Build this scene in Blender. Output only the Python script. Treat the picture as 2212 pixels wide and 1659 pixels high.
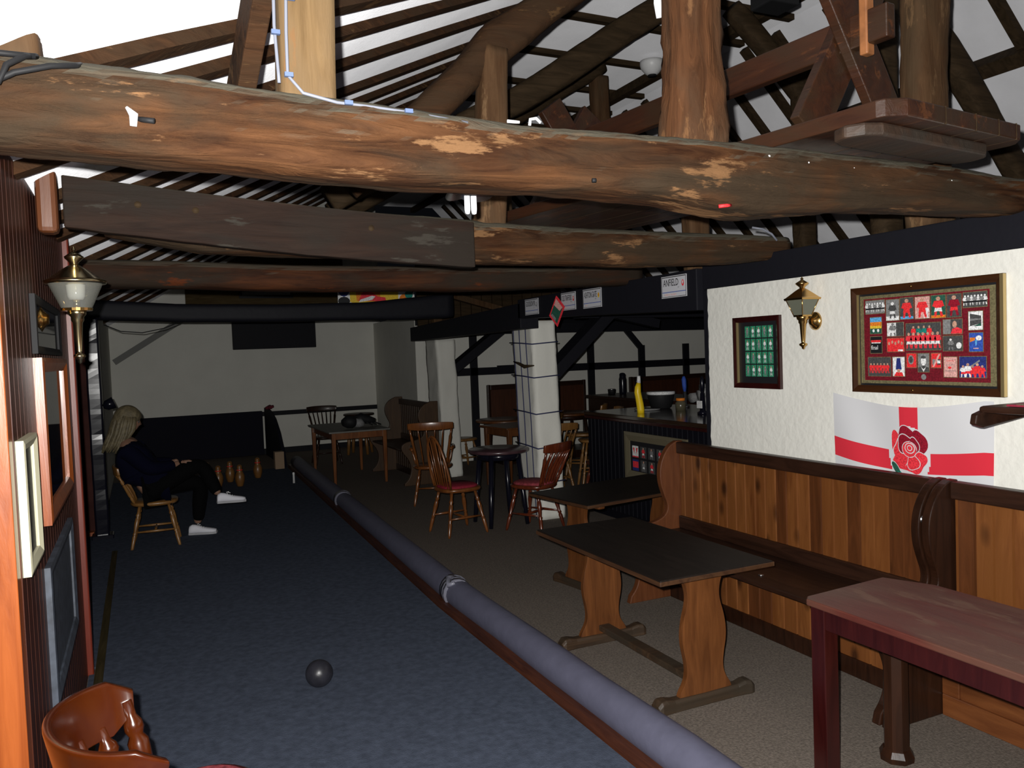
import bpy, math, random
from mathutils import Vector, Matrix, noise
random.seed(7)
PI=math.pi
S=bpy.context.scene
for o in list(bpy.data.objects): bpy.data.objects.remove(o)
COL=S.collection
V=Vector
# ------------------------------------------------------------ camera, light, exposure
XA=V((0.90773,0.05202,-0.41632)); YA=V((-0.41793,0.02281,-0.90819)); 
XA=V((0.908,0.052,-0.417)).normalized(); YA=(V((-0.418,0.023,-0.908))); YA=(YA-XA*YA.dot(XA)).normalized(); ZA=XA.cross(YA)
cam=bpy.data.cameras.new('camera'); camo=bpy.data.objects.new('camera',cam); COL.objects.link(camo)
M=Matrix((XA,YA,ZA)).to_4x4(); M.translation=V((0,0,1.75)); camo.matrix_world=M
cam.sensor_fit='HORIZONTAL'; cam.sensor_width=36; cam.lens=1750/2212*36; cam.clip_start=.05
S.camera=camo
w=bpy.data.worlds.new('world'); S.world=w; w.use_nodes=True
w.node_tree.nodes['Background'].inputs[0].default_value=(.55,.6,.75,1); w.node_tree.nodes['Background'].inputs[1].default_value=.004
S.view_settings.view_transform='Standard'; S.view_settings.look='None'; S.view_settings.gamma=1
S.view_settings.exposure=0; S.view_settings.use_curve_mapping=False
# the camera's own flash, a hand's breadth above the lens
fl=bpy.data.lights.new('camera_flash','SPOT'); fl.energy=980; fl.shadow_soft_size=.012; fl.spot_size=math.radians(150); fl.spot_blend=1
fl.color=(1,.985,.95)
flo=bpy.data.objects.new('camera_flash',fl); COL.objects.link(flo)
Mf=Matrix((XA,YA,ZA)).to_4x4(); Mf.translation=V((-.03,.0,1.75))+ (M.to_3x3()@V((-.02,.05,0))); flo.matrix_world=Mf

# ------------------------------------------------------------ materials
MAT={}
def nodes(name):
    m=bpy.data.materials.new(name); m.use_nodes=True; nt=m.node_tree; b=nt.nodes['Principled BSDF']; return m,nt,b
def mat(name,col,rough=.6,metal=0,spec=.5,noise_amt=.0,nscale=8,bump=0,bscale=40,coat=0,trans=0,emit=0):
    if name in MAT: return MAT[name]
    m,nt,b=nodes(name)
    b.inputs['Base Color'].default_value=(*col,1); b.inputs['Roughness'].default_value=rough; b.inputs['Metallic'].default_value=metal
    b.inputs['Specular IOR Level'].default_value=spec; b.inputs['Coat Weight'].default_value=coat; b.inputs['Coat Roughness'].default_value=.15
    b.inputs['Transmission Weight'].default_value=trans; b.inputs['Diffuse Roughness'].default_value=1.0 if name=='white_ceiling_board' else 0
    tc=nt.nodes.new('ShaderNodeTexCoord')
    n=nt.nodes.new('ShaderNodeTexNoise'); n.inputs['Scale'].default_value=nscale; n.inputs['Detail'].default_value=6
    nt.links.new(tc.outputs['Object'],n.inputs['Vector'])
    if noise_amt>0:
        r=nt.nodes.new('ShaderNodeValToRGB'); r.color_ramp.elements[0].position=.3; r.color_ramp.elements[1].position=.7
        r.color_ramp.elements[0].color=(*[c*(1-noise_amt) for c in col],1); r.color_ramp.elements[1].color=(*[min(1,c*(1+noise_amt)) for c in col],1)
        nt.links.new(n.outputs['Fac'],r.inputs[0]); nt.links.new(r.outputs[0],b.inputs['Base Color'])
    if bump>0:
        n2=nt.nodes.new('ShaderNodeTexNoise'); n2.inputs['Scale'].default_value=bscale; n2.inputs['Detail'].default_value=5
        nt.links.new(tc.outputs['Object'],n2.inputs['Vector'])
        bp=nt.nodes.new('ShaderNodeBump'); bp.inputs['Strength'].default_value=bump; bp.inputs['Distance'].default_value=.01
        nt.links.new(n2.outputs['Fac'],bp.inputs['Height']); nt.links.new(bp.outputs[0],b.inputs['Normal'])
    MAT[name]=m; return m
WK={'weathered_beam_wood':.66,'pale_post_wood':.75,'orange_pine':1.15,'knotty_pine_planks':.46,'knotty_pine_light':.42,'knotty_pine_dark':.45,'varnished_panel_wood':.5,
 'orange_post_wood':.62,'brown_post_wood':.85,'glossy_orange_chair_wood':.14,'dark_table_top':.22,'worn_red_table_top':.33,'tan_gable_boards':.6,'yellow_chair_wood':.5,'honey_chair_wood':.45,'dark_rafter_wood':.7,'rafter_wood':.5,
 'grey_plank_beam_wood':.5,'dark_red_beam_wood':.5,'reddish_end_wood':.45,'red_brown_chair_wood':.6,'dark_stained_wood':.5,'dark_stained_upright_wood':.3,'dark_red_mahogany':.22,'brown_table_edge':.35,'polished_bar_top':.7,'skittle_wood':.5,'oak_trestle_wood':.5,'worn_oak_foot':.3,'dirty_yellow_strip':.7}
def wood(name,c1,c2,c3=None,grain=(1,14,14),rough=.5,coat=0,patch=0,patchcol=(.3,.17,.08),dust=0,bump=.3,knots=0,spec=.5,spots=.5):
    """grained wood: c1 dark, c2 light; grain runs along the axis with the small scale"""
    if name in MAT: return MAT[name]
    k=WK.get(name,.42)
    def tone(c):
        mx=max(c); return tuple(k*v*(v/mx)**.22 for v in c)
    c1,c2,patchcol=tone(c1),tone(c2),tone(patchcol)
    if c3: c3=tone(c3)
    if rough>=.7: spec=.12
    m,nt,b=nodes(name); L=nt.links.new; N=nt.nodes.new
    b.inputs['Roughness'].default_value=rough; b.inputs['Coat Weight'].default_value=coat; b.inputs['Coat Roughness'].default_value=.2
    b.inputs['Specular IOR Level'].default_value=spec
    tc=N('ShaderNodeTexCoord'); mp=N('ShaderNodeMapping'); mp.inputs['Scale'].default_value=grain; L(tc.outputs['Object'],mp.inputs[0])
    n=N('ShaderNodeTexNoise'); n.inputs['Scale'].default_value=2.2; n.inputs['Detail'].default_value=9; n.inputs['Roughness'].default_value=.62; n.inputs['Distortion'].default_value=.9
    L(mp.outputs[0],n.inputs['Vector'])
    r=N('ShaderNodeValToRGB'); e=r.color_ramp.elements; e[0].position=.34; e[1].position=.68; e[0].color=(*c1,1); e[1].color=(*c2,1)
    L(n.outputs['Fac'],r.inputs[0]); out=r.outputs[0]
    def mix(fac,col,prev):
        x=N('ShaderNodeMix'); x.data_type='RGBA'; L(fac,x.inputs['Factor']); L(prev,x.inputs[6]); 
        if isinstance(col,tuple): x.inputs[7].default_value=(*col,1)
        else: L(col,x.inputs[7])
        return x.outputs[2]
    if c3:
        n3=N('ShaderNodeTexNoise'); n3.inputs['Scale'].default_value=1.7; n3.inputs['Detail'].default_value=5; n3.inputs['Distortion'].default_value=.6
        mp3=N('ShaderNodeMapping'); mp3.inputs['Scale'].default_value=tuple(1 if g==min(grain) else 3.4 for g in grain); L(tc.outputs['Object'],mp3.inputs[0]); L(mp3.outputs[0],n3.inputs['Vector'])
        r3=N('ShaderNodeValToRGB'); r3.color_ramp.elements[0].position=.42; r3.color_ramp.elements[1].position=.62; L(n3.outputs['Fac'],r3.inputs[0])
        out=mix(r3.outputs[0],c3,out)
    if patch>0:
        n4=N('ShaderNodeTexNoise'); n4.inputs['Scale'].default_value=2.6; n4.inputs['Detail'].default_value=8; n4.inputs['Roughness'].default_value=.68
        mp4=N('ShaderNodeMapping'); mp4.inputs['Scale'].default_value=tuple(.8 if g==min(grain) else 3.6 for g in grain); mp4.inputs['Location'].default_value=(3.1,1.7,5.2); L(tc.outputs['Object'],mp4.inputs[0]); L(mp4.outputs[0],n4.inputs['Vector'])
        r4=N('ShaderNodeValToRGB'); r4.color_ramp.elements[0].position=.62-patch*.1; r4.color_ramp.elements[1].position=.66-patch*.1; L(n4.outputs['Fac'],r4.inputs[0])
        out=mix(r4.outputs[0],patchcol,out)
    if knots>0:
        vo=N('ShaderNodeTexVoronoi'); vo.inputs['Scale'].default_value=knots; mpk=N('ShaderNodeMapping'); mpk.inputs['Scale'].default_value=tuple(.5 if g==min(grain) else 1 for g in grain); L(tc.outputs['Object'],mpk.inputs[0]); L(mpk.outputs[0],vo.inputs['Vector'])
        rk=N('ShaderNodeValToRGB'); rk.color_ramp.elements[0].position=.08; rk.color_ramp.elements[1].position=.24
        rk.color_ramp.elements[0].color=(1,1,1,1); rk.color_ramp.elements[1].color=(0,0,0,1); L(vo.outputs['Distance'],rk.inputs[0])
        out=mix(rk.outputs[0],tuple(c*.35 for c in c1),out)
    if dust>0:
        g=N('ShaderNodeNewGeometry'); sx=N('ShaderNodeSeparateXYZ'); L(g.outputs['True Normal'],sx.inputs[0])
        ad=N('ShaderNodeMath'); ad.operation='MULTIPLY_ADD'; L(n.outputs['Fac'],ad.inputs[0]); ad.inputs[1].default_value=.8; L(sx.outputs['Z'],ad.inputs[2])
        rd=N('ShaderNodeValToRGB'); rd.color_ramp.elements[0].position=.62; rd.color_ramp.elements[1].position=.95; L(ad.outputs[0],rd.inputs[0])
        mm=N('ShaderNodeMath'); mm.operation='MULTIPLY'; L(rd.outputs[0],mm.inputs[0]); mm.inputs[1].default_value=dust
        out=mix(mm.outputs[0],(.085,.078,.058),out)
    L(out,b.inputs['Base Color'])
    bp=N('ShaderNodeBump'); bp.inputs['Strength'].default_value=bump; bp.inputs['Distance'].default_value=.012; L(n.outputs['Fac'],bp.inputs['Height']); L(bp.outputs[0],b.inputs['Normal'])
    MAT[name]=m; return m
LOGX=(1,9,9); LOGZ=(9,9,1); LOGY=(9,1,9)
m_log1=wood('weathered_beam_wood',(.030,.012,.005),(.150,.074,.034),(.055,.038,.024),LOGX,.8,patch=.55,patchcol=(.25,.145,.075),dust=.9,bump=1.6)
m_log3=wood('dark_red_beam_wood',(.035,.016,.010),(.135,.055,.024),(.05,.036,.026),LOGX,.75,patch=.2,patchcol=(.17,.055,.02),dust=.5,bump=.8)
m_plankbeam=wood('grey_plank_beam_wood',(.028,.017,.013),(.060,.036,.026),(.038,.030,.024),LOGX,.7,patch=.25,patchcol=(.075,.066,.055),dust=.3,bump=.5)
m_postA=wood('pale_post_wood',(.13,.085,.042),(.22,.15,.08),(.17,.12,.07),LOGZ,.75,patch=.2,patchcol=(.2,.12,.06),bump=.5)
m_postB=wood('brown_post_wood',(.07,.038,.02),(.13,.078,.043),(.09,.06,.036),LOGZ,.8,patch=.3,patchcol=(.18,.115,.065),bump=.6)
m_postC=wood('orange_post_wood',(.06,.028,.013),(.15,.072,.034),(.10,.06,.036),LOGZ,.8,patch=.5,patchcol=(.2,.11,.055),bump=1.0)
m_rafter=wood('rafter_wood',(.05,.027,.015),(.145,.075,.038),(.09,.055,.032),LOGX,.8,patch=.3,patchcol=(.2,.12,.06),bump=.6)
m_rafterd=wood('dark_rafter_wood',(.04,.028,.016),(.085,.058,.034),None,LOGX,.8,bump=.5)
m_black=mat('black_paint',(.009,.009,.013),.6,spec=.2,bump=.2,bscale=18)
m_blackgl=mat('black_gloss_paint',(.006,.006,.012),.2,spec=.4,bump=.012,bscale=9)
m_wall=mat('white_textured_plaster',(.74,.73,.675),.85,spec=.2,noise_amt=.035,nscale=3,bump=.5,bscale=26)
m_wallfar=mat('white_plaster',(.74,.73,.67),.9,spec=.1,noise_amt=.04,nscale=2,bump=.2)
m_ceil=mat('white_ceiling_board',(.82,.82,.85),.9,spec=.1,noise_amt=.05,nscale=3,bump=.35,bscale=70)
m_carpet=mat('brown_carpet',(.15,.125,.105),.95,spec=.1,noise_amt=.32,nscale=90,bump=.5,bscale=220)
m_blue=mat('blue_grey_carpet',(.062,.074,.105),.95,spec=.1,noise_amt=.22,nscale=26,bump=.4,bscale=200)
m_tube=mat('grey_blue_vinyl',(.10,.10,.145),.55,spec=.3,noise_amt=.08,nscale=12,bump=.15,bscale=30)
m_tape=mat('silver_tape',(.20,.20,.25),.35,spec=.5)
m_redbrd=wood('red_brown_board',(.08,.025,.012),(.2,.07,.03),None,LOGY,.5,bump=.4)
m_panel=wood('varnished_panel_wood',(.07,.018,.008),(.15,.042,.014),None,LOGZ,.5,coat=.12,bump=.15,spec=.2)
m_pineor=wood('orange_pine',(.20,.055,.012),(.33,.105,.028),None,LOGZ,.33,coat=.3,bump=.15)
m_pine=wood('knotty_pine_planks',(.23,.085,.024),(.44,.19,.062),(.30,.12,.036),LOGZ,.42,coat=.15,knots=7,bump=.15)
m_pinep=wood('pine_panel',(.25,.09,.03),(.40,.16,.055),None,LOGY,.42,coat=.2,knots=2.2,bump=.15)
m_redwood=wood('reddish_end_wood',(.19,.07,.028),(.30,.12,.05),None,LOGZ,.4,coat=.2,bump=.15)
m_dark=wood('dark_stained_wood',(.028,.013,.008),(.065,.030,.018),None,LOGY,.45,coat=.1,bump=.15,spec=.25)
m_darkz=wood('dark_stained_upright_wood',(.04,.018,.010),(.10,.042,.022),None,LOGZ,.4,coat=.15,bump=.12,spec=.25)
m_oak=wood('oak_trestle_wood',(.15,.058,.018),(.30,.125,.042),None,LOGZ,.42,coat=.2,bump=.15)
m_oakd=wood('worn_oak_foot',(.075,.042,.02),(.20,.12,.065),(.10,.075,.05),LOGX,.55,bump=.4)
m_ttop=wood('dark_table_top',(.030,.021,.017),(.060,.043,.034),None,LOGY,.55,bump=.15,spec=.2)
m_tedge=wood('brown_table_edge',(.09,.04,.018),(.20,.10,.045),None,LOGY,.5,bump=.15)
m_redtab=wood('worn_red_table_top',(.17,.045,.035),(.30,.105,.075),(.24,.12,.085),LOGY,.45,patch=.6,patchcol=(.33,.19,.13),bump=.15)
m_redleg=wood('dark_red_mahogany',(.075,.010,.010),(.15,.026,.022),None,LOGZ,.3,coat=.4,bump=.1)
m_chair=wood('honey_chair_wood',(.26,.095,.026),(.46,.19,.06),None,LOGZ,.3,coat=.4,bump=.1)
m_chairr=wood('red_brown_chair_wood',(.12,.028,.012),(.26,.07,.028),None,LOGZ,.25,coat=.5,bump=.1)
m_chairy=wood('yellow_chair_wood',(.34,.17,.055),(.52,.29,.10),None,LOGZ,.4,coat=.2,bump=.1)
m_chairo=wood('glossy_orange_chair_wood',(.28,.055,.010),(.42,.11,.02),None,(3,3,3),.2,coat=.6,bump=.05)
m_cush=mat('dark_red_cushion',(.22,.015,.03),.8,spec=.2,noise_amt=.25,nscale=60)
m_cushp=mat('red_patterned_cushion',(.24,.04,.05),.8,spec=.2,noise_amt=.5,nscale=50)
m_brass=mat('brass',(.62,.38,.13),.22,metal=1)
m_brassp=mat('pale_brass',(.75,.62,.36),.2,metal=1)
m_gold=mat('gold_frame',(.55,.42,.2),.3,metal=.8)
m_white=mat('white_plastic',(.8,.8,.8),.4)
m_bulb=mat('white_glass_tube',(.9,.9,.92),.2)
m_cablew=mat('grey_white_cable',(.17,.18,.22),.5)
m_clip=mat('blue_grey_clip',(.09,.13,.24),.5)
m_rubber=mat('black_rubber',(.012,.012,.013),.6,spec=.2)
m_steel=mat('steel',(.6,.6,.62),.3,metal=1)
m_navy=mat('navy_cloth',(.0015,.0018,.010),.9,spec=.1)
m_trou=mat('black_cloth',(.0018,.0018,.002),.9,spec=.1)
m_skin=mat('skin',(.24,.13,.085),.6)
m_hair=mat('blonde_hair',(.125,.10,.055),.6,noise_amt=.35,nscale=30,bump=.4,bscale=60)
m_shoe=mat('white_trainer',(.72,.72,.78),.6)
m_glass=None
def glass(name,tint=(.9,.92,.9),rough=.03,alpha=.25):
    if name in MAT: return MAT[name]
    m,nt,b=nodes(name); L=nt.links.new; N=nt.nodes.new
    t=N('ShaderNodeBsdfTransparent'); g=N('ShaderNodeBsdfGlossy'); g.inputs['Roughness'].default_value=rough
    t.inputs[0].default_value=(*tint,1); x=N('ShaderNodeMixShader'); x.inputs[0].default_value=alpha
    L(t.outputs[0],x.inputs[1]); L(g.outputs[0],x.inputs[2]); L(x.outputs[0],nt.nodes['Material Output'].inputs[0])
    nt.nodes.remove(b); MAT[name]=m; return m
m_lglass=glass('smoked_lantern_glass',(.62,.64,.55),.05,.10)
def frosted(m,c,f):
    nt=m.node_tree; d=nt.nodes.new('ShaderNodeBsdfDiffuse'); d.inputs[0].default_value=(*c,1); x=nt.nodes.new('ShaderNodeMixShader'); x.inputs[0].default_value=f
    o=nt.nodes['Material Output']; a=o.inputs[0].links[0].from_socket; nt.links.new(a,x.inputs[1]); nt.links.new(d.outputs[0],x.inputs[2]); nt.links.new(x.outputs[0],o.inputs[0])
frosted(m_lglass,(.22,.23,.18),.5)
m_lglass2=glass('hazy_lantern_glass',(.75,.76,.72),.08,.14); frosted(m_lglass2,(.30,.30,.27),.30)
m_pglass=glass('picture_glass',(.96,.96,.96),.02,.05)
m_mirror=mat('dark_reflecting_glass',(.012,.012,.014),.04,spec=.9)
def flat(name,c,r=.6): return mat(name,c,r,spec=.3,noise_amt=.38 if max(c)>.02 else 0,nscale=130)
c_red=flat('print_red',(.75,.03,.035)); c_dred=flat('print_dark_red',(.25,.006,.02)); c_mar=flat('print_maroon_mount',(.14,.006,.014)); c_green=flat('print_green',(.0,.22,.11))
c_dgreen=flat('print_dark_green',(.02,.09,.06)); c_card=flat('card_green',(.03,.22,.12)); c_blk=flat('print_black',(.01,.01,.012)); c_wht=flat('print_white',(.72,.72,.72)); c_gry=flat('print_grey',(.2,.2,.2)); c_dgry=flat('print_dark_grey',(.06,.06,.06))
c_blu=flat('print_blue',(.03,.08,.38)); c_lbl=flat('print_light_blue',(.1,.35,.65)); c_org=flat('print_orange',(.7,.2,.02)); c_yel=flat('print_yellow',(.75,.5,.04)); c_skn=flat('print_skin',(.5,.28,.2)); c_pnk=flat('print_pink',(.62,.33,.3)); c_olive=flat('print_olive',(.14,.12,.06)); c_navy=flat('print_navy',(.02,.03,.16)); c_teal=flat('print_teal',(.01,.2,.16)); c_rr=flat('print_rose_red',(.72,.035,.05))
# ------------------------------------------------------------ mesh builder
class MB:
    def __init__(s): s.v=[]; s.f=[]; s.m=[]; s.mats=[]; s.sm=[]
    def mi(s,m):
        if m not in s.mats: s.mats.append(m)
        return s.mats.index(m)
    def add(s,vs,fs,m=None,smooth=False,T=None):
        o=len(s.v); s.v+=[tuple(T@V(v)) if T else tuple(v) for v in vs]; k=s.mi(m) if m else 0
        for f in fs: s.f.append(tuple(o+i for i in f)); s.m.append(k); s.sm.append(smooth)
        return s
    def box(s,lo,hi,m=None,T=None):
        (a,b,c),(d,e,f)=lo,hi
        if a>d:a,d=d,a
        if b>e:b,e=e,b
        if c>f:c,f=f,c
        return s.add([(a,b,c),(d,b,c),(d,e,c),(a,e,c),(a,b,f),(d,b,f),(d,e,f),(a,e,f)],[(0,3,2,1),(4,5,6,7),(0,1,5,4),(1,2,6,5),(2,3,7,6),(3,0,4,7)],m,False,T)
    def bar(s,p,q,w,h,m=None,up=(0,0,1),ch=.0):
        p,q=V(p),V(q); d=(q-p); L=d.length; d.normalize(); u=V(up); x=d.cross(u)
        if x.length<1e-4: x=d.cross(V((1,0,0)))
        x.normalize(); z=x.cross(d)
        T=Matrix((x,d,z)).transposed().to_4x4(); T.translation=p
        if ch<=0: return s.box((-w/2,0,-h/2),(w/2,L,h/2),m,T)
        pr=[(-w/2+ch,-h/2),(w/2-ch,-h/2),(w/2,-h/2+ch),(w/2,h/2-ch),(w/2-ch,h/2),(-w/2+ch,h/2),(-w/2,h/2-ch),(-w/2,-h/2+ch)]
        n=8; vs=[(a,0,b) for a,b in pr]+[(a,L,b) for a,b in pr]
        return s.add(vs,[tuple(range(n)),tuple(range(2*n-1,n-1,-1))]+[(i,i+n,(i+1)%n+n,(i+1)%n) for i in range(n)],m,False,T)
    def rings(s,rings,m=None,smooth=True,caps=True,closed=False):
        n=len(rings[0]); vs=[v for r in rings for v in r]; fs=[]
        K=len(rings); 
        for i in range(K-1 if not closed else K):
            for j in range(n): fs.append((i*n+j,i*n+(j+1)%n,((i+1)%K)*n+(j+1)%n,((i+1)%K)*n+j))
        if caps and not closed: fs+= [tuple(range(n-1,-1,-1)),tuple((K-1)*n+j for j in range(n))]
        return s.add(vs,fs,m,smooth)
    def tube(s,pts,r,m=None,n=10,caps=True,flatten=1.0,up=None,closed=False):
        pts=[V(p) for p in pts]; R=[]; K=len(pts); prev=None
        for i,p in enumerate(pts):
            if closed: t=pts[(i+1)%K]-pts[i-1]
            else: t=(pts[min(i+1,K-1)]-pts[max(i-1,0)])
            t.normalize()
            if up is not None: x=t.cross(V(up))
            elif prev is None:
                x=t.cross(V((0,0,1)) if abs(t.z)<.9 else V((1,0,0)))
            else: x=prev-t*prev.dot(t)
            x.normalize(); prev=x; y=x.cross(t)
            rr=r[i] if isinstance(r,(list,tuple)) else r
            R.append([tuple(p+x*math.cos(2*PI*j/n)*rr+y*math.sin(2*PI*j/n)*rr*flatten) for j in range(n)])
        return s.rings(R,m,True,caps,closed)
    def lathe(s,prof,p0,p1=None,m=None,n=14,L=None):
        """prof: list of (t 0..1, radius) along p0->p1"""
        p0,p1=V(p0),V(p1); d=p1-p0
        dn=d.normalized(); x=dn.cross(V((0,0,1)) if abs(dn.z)<.9 else V((1,0,0))).normalized(); y=x.cross(dn)
        return s.rings([[tuple(p0+d*t+x*math.cos(2*PI*j/n)*r+y*math.sin(2*PI*j/n)*r) for j in range(n)] for t,r in prof],m)
    def prism(s,poly,t,T,m=None,smooth=False):
        """poly in the XY plane of T, thickness t along +Z of T"""
        n=len(poly); vs=[(a,b,0) for a,b in poly]+[(a,b,t) for a,b in poly]
        fs=[tuple(range(n-1,-1,-1)),tuple(range(n,2*n))]
        s.add(vs,fs,m,False,T); o=len(s.v)-2*n; k=s.mi(m) if m else 0
        for i in range(n):
            s.f.append((o+i,o+(i+1)%n,o+(i+1)%n+n,o+i+n)); s.m.append(k); s.sm.append(smooth)
        return s
    def build(s,name,m=None,parent=None,loc=None,bevel=0,solid=0,subd=0):
        me=bpy.data.meshes.new(name)
        vs=s.v
        if loc is not None: vs=[(a-loc[0],b-loc[1],c-loc[2]) for a,b,c in vs]
        me.from_pydata(vs,[],s.f)
        if s.mats and m is None:
            for k in s.mats: me.materials.append(k)
            me.polygons.foreach_set('material_index',s.m)
        else: me.materials.append(m)
        me.polygons.foreach_set('use_smooth',s.sm); me.update()
        o=bpy.data.objects.new(name,me); COL.objects.link(o)
        if loc is not None: o.location=loc
        if parent: o.parent=parent
        if bevel:
            b=o.modifiers.new('bevel','BEVEL'); b.width=bevel; b.segments=2; b.limit_method='ANGLE'; b.angle_limit=math.radians(40)
        if subd:
            b=o.modifiers.new('sub','SUBSURF'); b.levels=b.render_levels=subd
        return o
def center(mb):
    xs=[v[0] for v in mb.v]; ys=[v[1] for v in mb.v]; zs=[v[2] for v in mb.v]
    return ((min(xs)+max(xs))/2,(min(ys)+max(ys))/2,min(zs))
def tag(o,label,cat,group=None):
    o['label']=label; o['category']=cat
    if group: o['group']=group
    return o
def thing(name,label,cat,loc=(0,0,0),rz=0,group=None):
    o=bpy.data.objects.new(name,None); COL.objects.link(o); o.location=loc; o.rotation_euler=(0,0,rz); o.empty_display_size=.1
    return tag(o,label,cat,group)
def solo(name,mb,m,label,cat,group=None,**k):
    o=mb.build(name,m,None,center(mb),**k); return tag(o,label,cat,group)
def struct(name,mb,m,**k):
    o=mb.build(name,m,None,center(mb),**k); o['kind']='structure'; return o
def copy_tree(o,parent=None):
    c=o.copy(); COL.objects.link(c); c.parent=parent
    for ch in [x for x in bpy.data.objects if x.parent==o and x is not c]: copy_tree(ch,c)
    return c
def fr(o,x,y):
    """matrix with origin o and given x, y axes"""
    x=V(x).normalized(); y=V(y); y=(y-x*y.dot(x)).normalized(); z=x.cross(y)
    T=Matrix((x,y,z)).transposed().to_4x4(); T.translation=V(o); return T
def nz(x,y=0,z=0): return noise.noise(V((x,y,z)))
def loft(pts,size,m,n=22,seed=0,rough=.06,sq=3.2,step=.035,lump=.12):
    n=int(n*1.7)
    """rough-hewn timber: pts centre points, size = (horizontal, vertical) full sizes per point"""
    pts=[V(p) for p in pts]; K=len(pts); R=[]; cum=[0]
    for i in range(1,K): cum.append(cum[-1]+(pts[i]-pts[i-1]).length)
    tot=cum[-1]; ns=max(2,int(tot/step)); 
    d0=(pts[-1]-pts[0]).normalized(); up=V((0,0,1)) if abs(d0.z)<.8 else V((0,1,0))
    sx=d0.cross(up).normalized(); sz=sx.cross(d0)
    for i in range(ns+1):
        u=tot*i/ns; k=max(j for j in range(K) if cum[j]<=u+1e-9); k=min(k,K-2); f=(u-cum[k])/(cum[k+1]-cum[k])
        g=f*f*(3-2*f)
        c=pts[k].lerp(pts[k+1],f); a=size[k][0]*(1-g)+size[k+1][0]*g; b=size[k][1]*(1-g)+size[k+1][1]*g
        lum=1+lump*nz(u*1.6,seed*7.3,1.1); ring=[]
        off=sx*nz(u*1.3,seed*3.1,5)*rough*.5+sz*nz(u*1.1,seed*5.1,9)*rough*.4
        e=.97 if i in(0,ns) else 1
        for j in range(n):
            t=2*PI*j/n; cx,cy=math.cos(t),math.sin(t)
            q=(abs(cx)**sq+abs(cy)**sq)**(-1/sq)
            q*=lum*(1+rough*1.3*nz(u*3,cx*1.2+seed,cy*1.2)+rough*.8*nz(u*9,cx*4+seed,cy*4)+rough*.5*nz(u*22,cx*9+seed,cy*9))*e
            ring.append(tuple(c+off+sx*cx*q*a/2+sz*cy*q*b/2))
        R.append(ring)
    mb=MB(); mb.rings(R,m); return mb  # one timber
def text(body,size,T,m,parent,name='lettering',ext=.0008,sx=1.0,align='LEFT'):
    c=bpy.data.curves.new(name,'FONT'); c.body=body; c.size=size; c.extrude=ext; c.resolution_u=2; c.align_x=align
    t=bpy.data.objects.new('tmp',c); COL.objects.link(t); bpy.context.view_layer.update()
    me=bpy.data.meshes.new_from_object(t.evaluated_get(bpy.context.evaluated_depsgraph_get())); bpy.data.objects.remove(t)
    me.transform(T@Matrix.Diagonal((sx,1,1,1))); me.materials.clear(); me.materials.append(m); me.name=name
    o=bpy.data.objects.new(name,me); COL.objects.link(o); o.parent=parent; return o
def lerp(a,b,t): return a+(b-a)*t

def smooth(p,k=2):
    for _ in range(k):
        q=[p[0]]
        for a,b in zip(p[:-1],p[1:]): q+=[(a[0]*.75+b[0]*.25,a[1]*.75+b[1]*.25),(a[0]*.25+b[0]*.75,a[1]*.25+b[1]*.75)]
        p=q+[p[-1]]
    return p
# ============================================================ SETTING
def FL(x): return 0
mb=MB(); mb.box((-2.6,-2.5,-.12),(11.5,16.6,0),m_carpet); struct('floor',mb,m_carpet)
# left wall: varnished tongue-and-groove panelling with bevelled boards
WL=-.35
mb=MB(); y=2.80
while y<5.09:
    y2=min(y+.094,5.10); c=.004
    mb.add([(WL-.02,y,0),(WL,y+c,0),(WL,y2-c,0),(WL-.02,y2,0),(WL-.02,y,3.05),(WL,y+c,3.05),(WL,y2-c,3.05),(WL-.02,y2,3.05)],[(0,1,5,4),(1,2,6,5),(2,3,7,6),(0,3,2,1),(4,5,6,7),(0,4,7,3)],m_panel)
    y=y2
mb.box((WL-.12,2.80,0),(WL-.021,5.10,3.05)); struct('wall_left',mb,m_panel)
mb=MB(); mb.box((WL-1.9,2.72,0),(WL-.002,2.80,2.40))
for x in (-1.9,-1.4,-.9): mb.box((WL+x,2.712,0),(WL+x+.006,2.72,2.40))
struct('wall_front',mb,m_pineor,bevel=.004)
mb=MB(); mb.box((WL-.03,5.10,0),(WL+.030,5.16,2.62)); struct('trim_1',mb,wood('red_corner_trim_wood',(.30,.05,.022),(.42,.085,.04),None,LOGZ,.4,bump=.1),bevel=.008)
# alcove beyond the panelled wall
m_alc=mat('dark_red_brown_paint',(.05,.016,.013),.7,spec=.1,noise_amt=.3,nscale=5)
mb=MB(); mb.box((-1.35,5.12,0),(WL-.03,5.2,3.0)); mb.box((-1.45,5.12,0),(-1.35,9.72,3.0)); mb.box((-1.45,9.72,0),(-.50,9.80,2.5)); struct('wall_alcove',mb,m_alc)
mb=MB(); mb.box((-.52,9.80,0),(-.44,15.6,2.9)); struct('wall_far_left',mb,m_wallfar)
mb=MB(); mb.box((-1.5,15.4,-.4),(4.3,15.5,5.2)); struct('wall_back',mb,m_wallfar)
# return wall and timbered wall of the far bay
mb=MB(); T=fr((4.16,15.4,0),(3.89-4.16,12-15.4,0),(0,0,1)); L=math.hypot(.27,3.4); mb.box((0,0,-.12),(L,2.35,0),None,T); 
struct('wall_return',mb,m_wallfar)
mb=MB(); mb.box((3.90,12.0,0),(10.2,12.12,2.6)); struct('wall_far_right',mb,m_wallfar)
mb=MB(); mb.box((10.1,-1,0),(10.2,12,2.6)); struct('wall_right_outer',mb,m_wallfar)
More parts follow.
